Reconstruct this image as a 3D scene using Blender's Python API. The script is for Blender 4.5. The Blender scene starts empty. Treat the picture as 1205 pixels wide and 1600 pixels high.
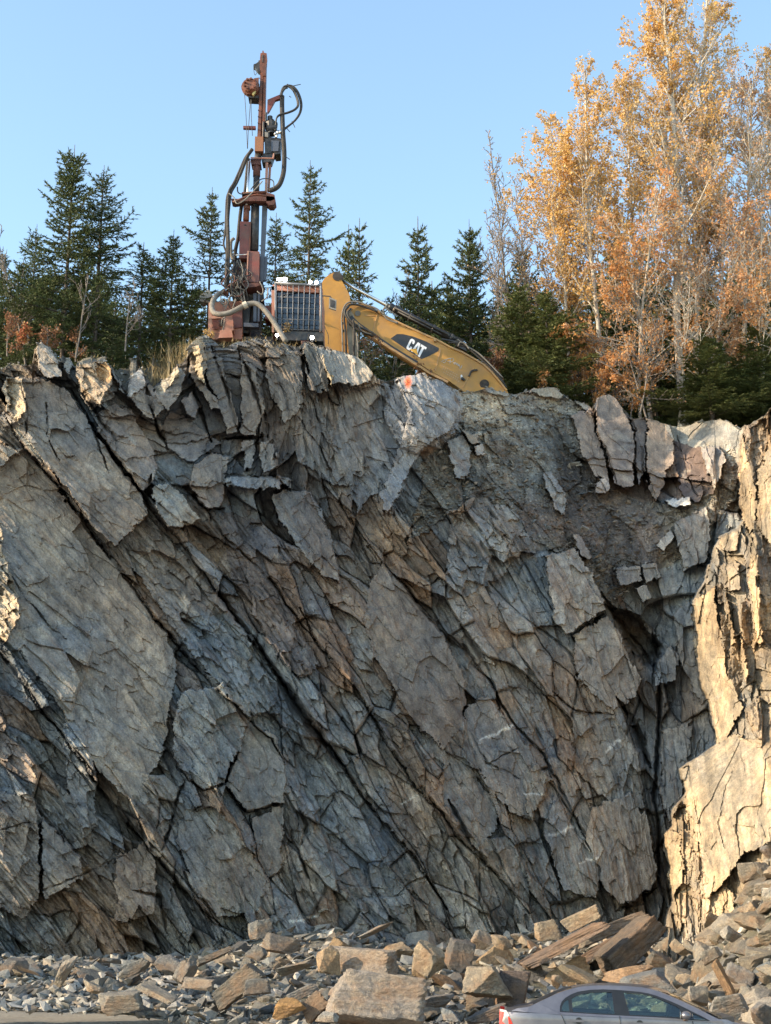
import bpy, bmesh, math, random
import numpy as np
from mathutils import Vector, Matrix, noise as mnoise
R = math.radians
random.seed(7)
RNG = np.random.default_rng(11)
scene = bpy.context.scene
COL = scene.collection

# ---------------- camera ----------------
FPX, CX, CY, PITCH, CAMZ = 2400.0, 602.5, 800.0, R(15.8), 2.0
cam_data = bpy.data.cameras.new('camera')
cam_data.sensor_fit = 'HORIZONTAL'; cam_data.sensor_width = 36.0
cam_data.lens = 36.0*FPX/1205.0
cam_data.clip_start = 0.1; cam_data.clip_end = 3000.0
cam = bpy.data.objects.new('camera', cam_data); COL.objects.link(cam)
cam.location = (0, 0, CAMZ); cam.rotation_euler = (R(90)+PITCH, 0, 0)
scene.camera = cam
scene.render.resolution_x = 771; scene.render.resolution_y = 1024

# ---------------- sky, sun, exposure ----------------
SUN_AZ, SUN_EL = R(196.0), R(23.0)      # direction TO the sun, azimuth counted from +X towards +Y
world = bpy.data.worlds.new('World'); scene.world = world; world.use_nodes = True
wn = world.node_tree.nodes; wl = world.node_tree.links; wn.clear()
wo = wn.new('ShaderNodeOutputWorld'); bg = wn.new('ShaderNodeBackground'); sk = wn.new('ShaderNodeTexSky')
sk.sky_type = 'NISHITA'; sk.sun_disc = False; sk.sun_elevation = SUN_EL
sk.sun_rotation = R(90.0)-SUN_AZ
sk.altitude = 100; sk.air_density = 1.0; sk.dust_density = 0.6; sk.ozone_density = 1.2
bg.inputs['Strength'].default_value = 0.15
tint = wn.new('ShaderNodeMix'); tint.data_type = 'RGBA'; tint.blend_type = 'MULTIPLY'; tint.inputs[0].default_value = 1.0
tint.inputs[7].default_value = (1.06, 1.07, 0.97, 1)
wl.new(sk.outputs[0], tint.inputs[6]); wl.new(tint.outputs[2], bg.inputs[0]); wl.new(bg.outputs[0], wo.inputs[0])
sd = bpy.data.lights.new('sun', 'SUN'); sd.energy = 2.9; sd.angle = R(0.6); sd.color = (1.0, 0.80, 0.55)
sun = bpy.data.objects.new('sun', sd); COL.objects.link(sun)
tosun = Vector((math.cos(SUN_EL)*math.cos(SUN_AZ), math.cos(SUN_EL)*math.sin(SUN_AZ), math.sin(SUN_EL)))
sun.rotation_euler = tosun.to_track_quat('Z', 'Y').to_euler()
scene.view_settings.view_transform = 'Standard'; scene.view_settings.look = 'None'
scene.view_settings.gamma = 1.0; scene.view_settings.exposure = 1.5
scene.cycles.max_bounces = 6; scene.cycles.diffuse_bounces = 3; scene.cycles.glossy_bounces = 3
scene.cycles.transparent_max_bounces = 8; scene.cycles.transmission_bounces = 4
scene.cycles.caustics_reflective = False; scene.cycles.caustics_refractive = False

# ---------------- helpers ----------------
def at(u, v, Y):
    "a point seen at photo pixel (u, v), at world depth Y (scalars or arrays)"
    xr = (np.asarray(u, float)-CX)/FPX; yr = -(np.asarray(v, float)-CY)/FPX
    t = np.asarray(Y, float)/(math.cos(PITCH)-yr*math.sin(PITCH))
    return np.stack([t*xr, t*(math.cos(PITCH)-yr*math.sin(PITCH)), CAMZ+t*(math.sin(PITCH)+yr*math.cos(PITCH))], -1)
def A(u, v, Y): return Vector([float(c) for c in at(u, v, Y)])
def ppm(v, Y):
    "photo pixels per metre there"
    yr = -(v-CY)/FPX
    return FPX*(math.cos(PITCH)-yr*math.sin(PITCH))/Y
def tag(o, label=None, cat=None, group=None, kind=None):
    if label: o['label'] = label
    if cat: o['category'] = cat
    if group: o['group'] = group
    if kind: o['kind'] = kind
    return o
def empty(name, loc, label=None, cat=None, group=None, rz=0.0):
    o = bpy.data.objects.new(name, None); o.empty_display_size = 0.2
    o.location = loc; o.rotation_euler = (0, 0, rz); COL.objects.link(o)
    return tag(o, label, cat, group)
def link(name, me, mat=None, parent=None):
    o = bpy.data.objects.new(name, me); COL.objects.link(o)
    if mat is not None and len(me.materials) == 0: me.materials.append(mat)
    if parent is not None:
        o.parent = parent
        if parent.type == 'EMPTY' or True:
            w = parent.matrix_world if False else None
    return o
def np_mesh(name, V, F, smooth=False, col=None):
    "V (n,3), F (m,k) with k = 3 or 4"
    V = np.ascontiguousarray(V, np.float32); F = np.ascontiguousarray(F, np.int32)
    me = bpy.data.meshes.new(name); k = F.shape[1]
    me.vertices.add(len(V)); me.vertices.foreach_set('co', V.ravel())
    me.loops.add(F.size); me.loops.foreach_set('vertex_index', F.ravel())
    me.polygons.add(len(F)); me.polygons.foreach_set('loop_start', np.arange(len(F), dtype=np.int32)*k)
    if smooth: me.polygons.foreach_set('use_smooth', np.ones(len(F), bool))
    me.update(calc_edges=True)
    if not smooth: me.polygons.foreach_set('use_smooth', np.zeros(len(F), bool))
    if col is not None:
        a = me.color_attributes.new('Tint', 'FLOAT_COLOR', 'POINT')
        c = np.ones((len(V), 4), np.float32); c[:, :3] = col
        a.data.foreach_set('color', c.ravel())
    return me

# --- numpy noise ---
def hash2(i, j, s):
    h = (i.astype(np.int64)*374761393 + j.astype(np.int64)*668265263 + int(s)*1442695041) & 0xFFFFFFFF
    h = ((h ^ (h >> 13))*1274126177) & 0xFFFFFFFF
    h = h ^ (h >> 16)
    h = (h*2246822519) & 0xFFFFFFFF
    h = h ^ (h >> 15)
    return (h & 0xFFFFFF)/float(0x1000000)
def vnoise(x, y, s=0):
    i = np.floor(x); j = np.floor(y); fx = x-i; fy = y-j
    fx = fx*fx*(3-2*fx); fy = fy*fy*(3-2*fy)
    i = i.astype(np.int64); j = j.astype(np.int64)
    a = hash2(i, j, s); b = hash2(i+1, j, s); c = hash2(i, j+1, s); d = hash2(i+1, j+1, s)
    return (a*(1-fx)+b*fx)*(1-fy)+(c*(1-fx)+d*fx)*fy
def fbm(x, y, s=0, o=4, g=0.5):
    r = 0; a = 1.0; t = 0
    for k in range(o):
        r = r + a*(vnoise(x*2**k+17.3*k, y*2**k-9.1*k, s+k)-0.5); t += a; a *= g
    return r/t*2
def cells(x, y, s=0, jit=0.9):
    "Voronoi: F1, F2-F1 border distance, cell hash i, j, and offset from the cell's point"
    i0 = np.floor(x).astype(np.int64); j0 = np.floor(y).astype(np.int64)
    f1 = np.full(x.shape, 1e9); f2 = np.full(x.shape, 1e9)
    ci = np.zeros(x.shape, np.int64); cj = np.zeros(x.shape, np.int64)
    dx = np.zeros(x.shape); dy = np.zeros(x.shape)
    for a in (-1, 0, 1):
        for b in (-1, 0, 1):
            i = i0+a; j = j0+b
            px = i+0.5+jit*(hash2(i, j, s)-0.5); py = j+0.5+jit*(hash2(i, j, s+77)-0.5)
            ex = x-px; ey = y-py; d = ex*ex+ey*ey
            n1 = d < f1
            f2 = np.where(n1, f1, np.minimum(f2, d))
            ci = np.where(n1, i, ci); cj = np.where(n1, j, cj)
            dx = np.where(n1, ex, dx); dy = np.where(n1, ey, dy)
            f1 = np.where(n1, d, f1)
    return np.sqrt(f1), np.sqrt(f2)-np.sqrt(f1), ci, cj, dx, dy
def inpoly(U, V, poly):
    r = np.zeros(U.shape, bool); n = len(poly)
    for k in range(n):
        x1, y1 = poly[k]; x2, y2 = poly[(k+1) % n]
        if y1 == y2: continue
        c = ((V > min(y1, y2)) & (V <= max(y1, y2)))
        r ^= c & (U < x1+(V-y1)*(x2-x1)/(y2-y1))
    return r
def polydist(U, V, pts):
    "distance to a polyline and the parameter 0..1 along it"
    d = np.full(U.shape, 1e9); T = np.zeros(U.shape); n = len(pts)-1
    for k in range(n):
        x1, y1 = pts[k]; x2, y2 = pts[k+1]; L = (x2-x1)**2+(y2-y1)**2+1e-9
        t = np.clip(((U-x1)*(x2-x1)+(V-y1)*(y2-y1))/L, 0, 1)
        e = np.hypot(U-x1-t*(x2-x1), V-y1-t*(y2-y1)); m = e < d
        d = np.where(m, e, d); T = np.where(m, (k+t)/n, T)
    return d, T

# --- materials ---
def mat_new(name):
    m = bpy.data.materials.new(name); m.use_nodes = True; m.node_tree.nodes.clear()
    nt = m.node_tree; o = nt.nodes.new('ShaderNodeOutputMaterial'); b = nt.nodes.new('ShaderNodeBsdfPrincipled')
    nt.links.new(b.outputs[0], o.inputs[0]); return m, nt, b
def nd(nt, t, **kw):
    n = nt.nodes.new(t)
    for k, v in kw.items():
        if k in n.inputs: n.inputs[k].default_value = v
        else: setattr(n, k, v)
    return n
def noise_n(nt, scale, detail=5, rough=0.6, vec=None, **kw):
    n = nt.nodes.new('ShaderNodeTexNoise'); n.inputs['Scale'].default_value = scale
    n.inputs['Detail'].default_value = detail; n.inputs['Roughness'].default_value = rough
    if vec is not None: nt.links.new(vec, n.inputs['Vector'])
    return n
def ramp(nt, fac, stops):
    r = nt.nodes.new('ShaderNodeValToRGB'); e = r.color_ramp.elements
    while len(e) < len(stops): e.new(0.5)
    for k, (p, c) in enumerate(stops):
        e[k].position = p; e[k].color = (*c, 1) if len(c) == 3 else c
    nt.links.new(fac, r.inputs[0]); return r
def mixc(nt, fac, a, b, mode='MIX'):
    m = nt.nodes.new('ShaderNodeMix'); m.data_type = 'RGBA'; m.blend_type = mode
    for sock, val in ((m.inputs[0], fac), (m.inputs[6], a), (m.inputs[7], b)):
        if hasattr(val, 'links'): nt.links.new(val, sock)
        elif isinstance(val, (int, float)): sock.default_value = val
        else: sock.default_value = (*val, 1)
    return m.outputs[2]
def simple_mat(name, colr, rough=0.6, metal=0.0, var=0.25, scale=8.0, dirt=None, dirt_amt=0.5, bump=0.0, spec=None):
    "a paint or metal with mottling and patches of dirt"
    m, nt, b = mat_new(name)
    tc = nt.nodes.new('ShaderNodeTexCoord')
    n = noise_n(nt, scale, 6, 0.65, tc.outputs['Object'])
    lo = tuple(c*(1-var) for c in colr); hi = tuple(min(1, c*(1+var)) for c in colr)
    r = ramp(nt, n.outputs[0], [(0.3, lo), (0.7, hi)]); out = r.outputs[0]
    if dirt:
        n2 = noise_n(nt, scale*0.45, 8, 0.72, tc.outputs['Object'])
        f = ramp(nt, n2.outputs[0], [(0.62-0.25*dirt_amt, (0, 0, 0)), (0.72, (1, 1, 1))])
        out = mixc(nt, f.outputs[0], out, dirt)
    nt.links.new(out, b.inputs['Base Color'])
    b.inputs['Roughness'].default_value = rough; b.inputs['Metallic'].default_value = metal
    if spec is not None: b.inputs['Specular IOR Level'].default_value = spec
    if bump:
        bp = nd(nt, 'ShaderNodeBump', Strength=bump, Distance=0.02)
        nt.links.new(n.outputs[0], bp.inputs['Height']); nt.links.new(bp.outputs[0], b.inputs['Normal'])
    return m
def rock_mat(name, tint_attr=True, bedding=R(-34), strength=0.9, scale=1.0, use_obj=False, ramp_cols=None):
    m, nt, b = mat_new(name)
    tc = nt.nodes.new('ShaderNodeTexCoord'); vec = tc.outputs['Object']
    mp = nd(nt, 'ShaderNodeMapping'); mp.inputs['Rotation'].default_value = (0, bedding, 0)
    mp.inputs['Scale'].default_value = (1.0, 1.0, 0.22) if not use_obj else (1.0, 1.0, 1.7)
    nt.links.new(vec, mp.inputs['Vector'])
    streak = noise_n(nt, 7.0*scale, 8, 0.68, mp.outputs[0])
    fine = noise_n(nt, 26.0*scale, 8, 0.7, vec)
    big = noise_n(nt, 1.1*scale, 5, 0.6, vec)
    rust = noise_n(nt, 2.3*scale, 8, 0.7, mp.outputs[0])
    base = nt.nodes.new('ShaderNodeVertexColor') if tint_attr else nt.nodes.new('ShaderNodeObjectInfo')
    if tint_attr: base.layer_name = 'Tint'
    col = base.outputs['Color']
    s = ramp(nt, streak.outputs[0], [(0.25, (0.55, 0.55, 0.56)), (0.5, (0.98, 0.98, 0.98)), (0.78, (1.5, 1.48, 1.42))])
    vary = ramp(nt, noise_n(nt, .55*scale, 5, .65, vec).outputs[0], [(.38, (.15, .15, .15)), (.6, (1, 1, 1))])
    col = mixc(nt, vary.outputs[0], col, s.outputs[0], 'MULTIPLY')
    blot = ramp(nt, noise_n(nt, 4.3*scale, 8, .75, vec).outputs[0], [(.36, (.66, .67, .70)), (.5, (1, 1, 1)), (.66, (1.28, 1.24, 1.16))])
    col = mixc(nt, .8, col, blot.outputs[0], 'MULTIPLY')
    f = ramp(nt, fine.outputs[0], [(0.28, (0.62, 0.62, 0.62)), (0.52, (1, 1, 1)), (0.75, (1.5, 1.48, 1.44))])
    col = mixc(nt, 1.0, col, f.outputs[0], 'MULTIPLY')
    g = ramp(nt, big.outputs[0], [(0.3, (0.82, 0.86, 0.92)), (0.7, (1.15, 1.08, 0.98))])
    col = mixc(nt, 1.0, col, g.outputs[0], 'MULTIPLY')
    rf = ramp(nt, rust.outputs[0], [(0.6, (0, 0, 0)), (0.74, (0.55, 0.55, 0.55))] if not use_obj else [(0.5, (0, 0, 0)), (0.66, (.75, .75, .75))])
    if use_obj: rust.inputs['Scale'].default_value = 1.1
    col = mixc(nt, rf.outputs[0], col, (0.22, 0.13, 0.075))
    nt.links.new(col, b.inputs['Base Color'])
    b.inputs['Roughness'].default_value = 0.82; b.inputs['Specular IOR Level'].default_value = 0.3
    b1 = nd(nt, 'ShaderNodeBump', Strength=strength, Distance=0.09/scale); nt.links.new(streak.outputs[0], b1.inputs['Height'])
    b2 = nd(nt, 'ShaderNodeBump', Strength=strength*0.8, Distance=0.03/scale)
    nt.links.new(fine.outputs[0], b2.inputs['Height']); nt.links.new(b1.outputs[0], b2.inputs['Normal'])
    nt.links.new(b2.outputs[0], b.inputs['Normal'])
    return m
# ================= the cliff =================
RIM = [(-420,600),(-200,585),(-60,588),(0,577),(20,571),(50,572),(54,543),(64,535),(80,546),(92,565),(98,556),(110,560),(116,574),(133,568),(165,564),(174,575),(187,592),(199,610),(204,587),(220,573),(228,592),(238,602),
 (262,590),(276,570),(284,568),(292,556),(296,538),(308,526),(322,522),(332,530),(350,545),(362,538),(385,532),(400,528),(415,530),(428,541),(440,536),(452,540),(468,541),(476,535),(490,536),
 (497,540),(520,546),(545,553),(560,560),(578,576),(590,592),(604,597),(618,592),(635,586),(660,584),(685,592),(705,604),(722,614),(745,612),(762,606),(780,612),(800,616),
 (815,614),(832,608),(852,606),(868,605),(880,618),(900,628),(918,632),(926,640),(934,622),(950,616),(962,622),(975,640),(988,655),(1005,652),(1030,660),(1048,666),(1070,668),
 (1090,660),(1110,657),(1135,657),(1150,668),(1158,672),(1162,666),(1172,664),(1186,655),(1194,652),(1205,636),(1260,625),(1400,560),(1620,520)]
rx, ry = np.array(RIM, float).T
def rim_v(u): return np.interp(u, rx, ry)
FOOT_V = 1575.0
US = np.concatenate([np.arange(-420, -20, 5.0), np.arange(-20, 1225, 1.45), np.arange(1225, 1625, 5.0)])
NV = 700
nu = len(US)
U = np.repeat(US[None, :], NV, 0); T = np.linspace(0, 1, NV)[:, None]
rimj = rim_v(US) + 3.5*fbm(US/11, US*0+3, 5, 4, 0.6)*(0.4+0.6*(US < 700))
kk = np.exp(-((np.arange(-60, 61))/22.0)**2); kk /= kk.sum()
us_f = np.arange(-420, 1625, 1.5); rs_f = np.convolve(np.pad(rim_v(us_f), 60, 'edge'), kk, 'valid')
rims = np.interp(US, us_f, rs_f)
V = rims[None, :] + (FOOT_V-rims[None, :])*T
V = V + (rimj-rims)[None, :]*np.exp(-(V-rims[None, :])/55.0)

def base_depth(U, V):
    "depth of the smoothed face: recedes to the inner corner near u=1030, leans back towards the top"
    y = 32.5 + (np.maximum(U, -15)+50)*0.0070 + np.maximum(-60-U, 0)*.004
    y = np.where(U > 1040, 40.1-(U-1040)*0.0035, y)
    h = (FOOT_V-V)/900.0
    y = y + 2.0*h
    # wing that comes forward on the right, its edge traced
    e = np.interp(V, [560,660,744,812,826,838,860,905,938,1010,1075,1120,1161,1175,1201,1240,1265,1290,1303,1345,1400,1440,1500,1600], [1190,1160,1154,1160,1150,1124,1112,1099,1083,1086,1095,1112,1118,1100,1062,1068,1050,1048,1038,1041,1050,1040,1035,1030])
    e0 = np.interp(V, [560,660,800,900,1100,1160,1230,1600], [1185,1160,1140,1095,1105,1090,1055,1035])+3*fbm(V/60, U/60, 35, 3); e = e+5*fbm(V/24, V*0, 31, 5, 0.65)+4*(hash2(np.floor(V/21+.3*fbm(V/9,U/60,33,3)).astype(np.int64), np.floor(V*0).astype(np.int64), 5)-.5)
    w = U-e0
    wing = 37.2 - w*0.026 - np.interp(V, [650, 1150, 1250, 1600], [0.0, 0.0, 1.2, 1.6]) + 1.8*h
    wing = np.maximum(wing, 24+h)
    k = np.clip((U-e)/5.0, 0, 1); k = k*k*(3-2*k)
    return y*(1-k)+wing*k, k, e
def sm(x, a, b):
    t = np.clip((x-a)/(b-a), 0, 1); return t*t*(3-2*t)

Y0, WING, EDGE = base_depth(U, V)
# warp of the tracing coordinates so that outlines are ragged
WU = U + 5.0*fbm(U/26, V/26, 41, 5, 0.6) + 3*fbm(U/7, V/7, 44, 3, .6)
WV = V + 5.0*fbm(U/26, V/26, 51, 5, 0.6) + 3*fbm(U/7, V/7, 54, 3, .6)
# bedding: steepness by place
cot = np.interp(U, [-420, 0, 260, 480, 640, 800, 950, 1040, 1100, 1600], [0.92, 0.9, 0.80, 0.62, 0.66, 0.58, 0.45, 0.25, 0.10, 0.1])
cot = cot - 0.35*np.exp(-((U-385)/110)**2-((V-620)/120)**2)
AC = U - cot*(V-1000)          # across the bedding
BC = V + 0.35*U                # along it
AC = AC + 9*fbm(U/120, V/120, 61, 4)
def layer(wa, wb, s, off, ta, tb, warp=0.25):
    a = AC/wa + warp*fbm(U/wa*0.9, V/wa*0.9, s+200, 3); b = BC/wb + warp*fbm(U/wa*0.9+7, V/wa*0.9, s+210, 3)
    f1, bd, ci, cj, dx, dy = cells(a, b, s, 0.85)
    h0 = hash2(ci, cj, s+1)-0.5; h1 = hash2(ci, cj, s+2)-0.5; h2 = hash2(ci, cj, s+3)-0.5; h3 = hash2(ci, cj, s+4)
    d = off*h0*2 + ta*(h1*2+0.4)*dx + tb*(h2*2+0.35)*dy
    if s == 3:
        global ciS, cjS
        ciS, cjS = ci, cj
    return d, bd, h3, hash2(ci, cj, s+5)
dL, bL, cL, cL2 = layer(105, 270, 1, 0.36, 0.45, 0.75, .12)
dM, bM, cM, cM2 = layer(42, 105, 2, 0.15, 0.28, 0.42, 0.12)
dS, bS, cS, cS2 = layer(17, 42, 3, 0.055, 0.13, 0.19, 0.15)
dT, bT, cT, cT2 = layer(7, 15, 4, 0.018, 0.05, 0.06, 0.2)
WU = WU + 4*(cS-0.5) + 1.5*(cT-0.5); WV = WV + 5*(cS2-0.5) + 2*(cT2-.5)
# sheets of foliation, thin long ledges
sh = vnoise(AC/9.0, BC/170, 71); sh2 = vnoise(AC/4.0, BC/60, 73)
ROUGH = np.where(WING > .5, .5, .95)
ADD = np.zeros_like(U)         # metres towards the camera
FLAT = np.zeros_like(U)
C_GREY, C_BLUE, C_BROWN = np.array([.225,.22,.205]), np.array([.17,.19,.205]), np.array([.205,.165,.13])
C_RUST, C_PURP, C_PALE, C_DARK, C_SAND, C_SOIL = np.array([.26,.165,.1]), np.array([.165,.135,.125]), np.array([.36,.35,.33]), np.array([.085,.08,.078]), np.array([.44,.35,.235]), np.array([.16,.15,.135])
# regional colour
wB = sm(fbm(U/170, V/170, 81, 4)*1.0+0.15-(V-1000)/2600, -0.1, 0.45)
TINT = C_GREY*(1-wB[..., None]) + C_BROWN*wB[..., None]
def box_sel(U, V, P, r=0):
    P = np.array(P, float); return (U > P[:, 0].min()-r) & (U < P[:, 0].max()+r) & (V > P[:, 1].min()-r) & (V < P[:, 1].max()+r)
def inpoly_f(U, V, P):
    s = box_sel(U, V, P, 1); o = np.zeros(U.shape, bool); o[s] = inpoly(U[s], V[s], P); return o
def polydist_f(U, V, P, r):
    s = box_sel(U, V, P, r); d = np.full(U.shape, 1e3); t = np.zeros(U.shape); d[s], t[s] = polydist(U[s], V[s], P); return d, t
def region(poly, colr, amt=0.8, soft=True):
    global TINT
    m = inpoly(WU, WV, poly).astype(float)*amt
    TINT = TINT*(1-m[..., None]) + np.array(colr)*m[..., None]
wblue = sm(fbm(U/110+5, V/150, 83, 4)+0.35*np.exp(-((U-620)/200)**2-((V-820)/260)**2)+0.3*np.exp(-((U-330)/120)**2-((V-1150)/200)**2), 0.05, 0.4)[..., None]
TINT = TINT*(1-wblue) + C_BLUE*wblue
region([(880,600),(1160,640),(1150,700),(1060,780),(980,790),(870,760)], C_PURP*1.15, .65)
region([(330,540),(480,540),(520,700),(430,700),(240,720),(180,600)], (.15,.13,.115), .6)
region([(340,800),(440,820),(540,960),(560,1080),(470,1060),(380,960)], (.15,.125,.115), .7)
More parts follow.
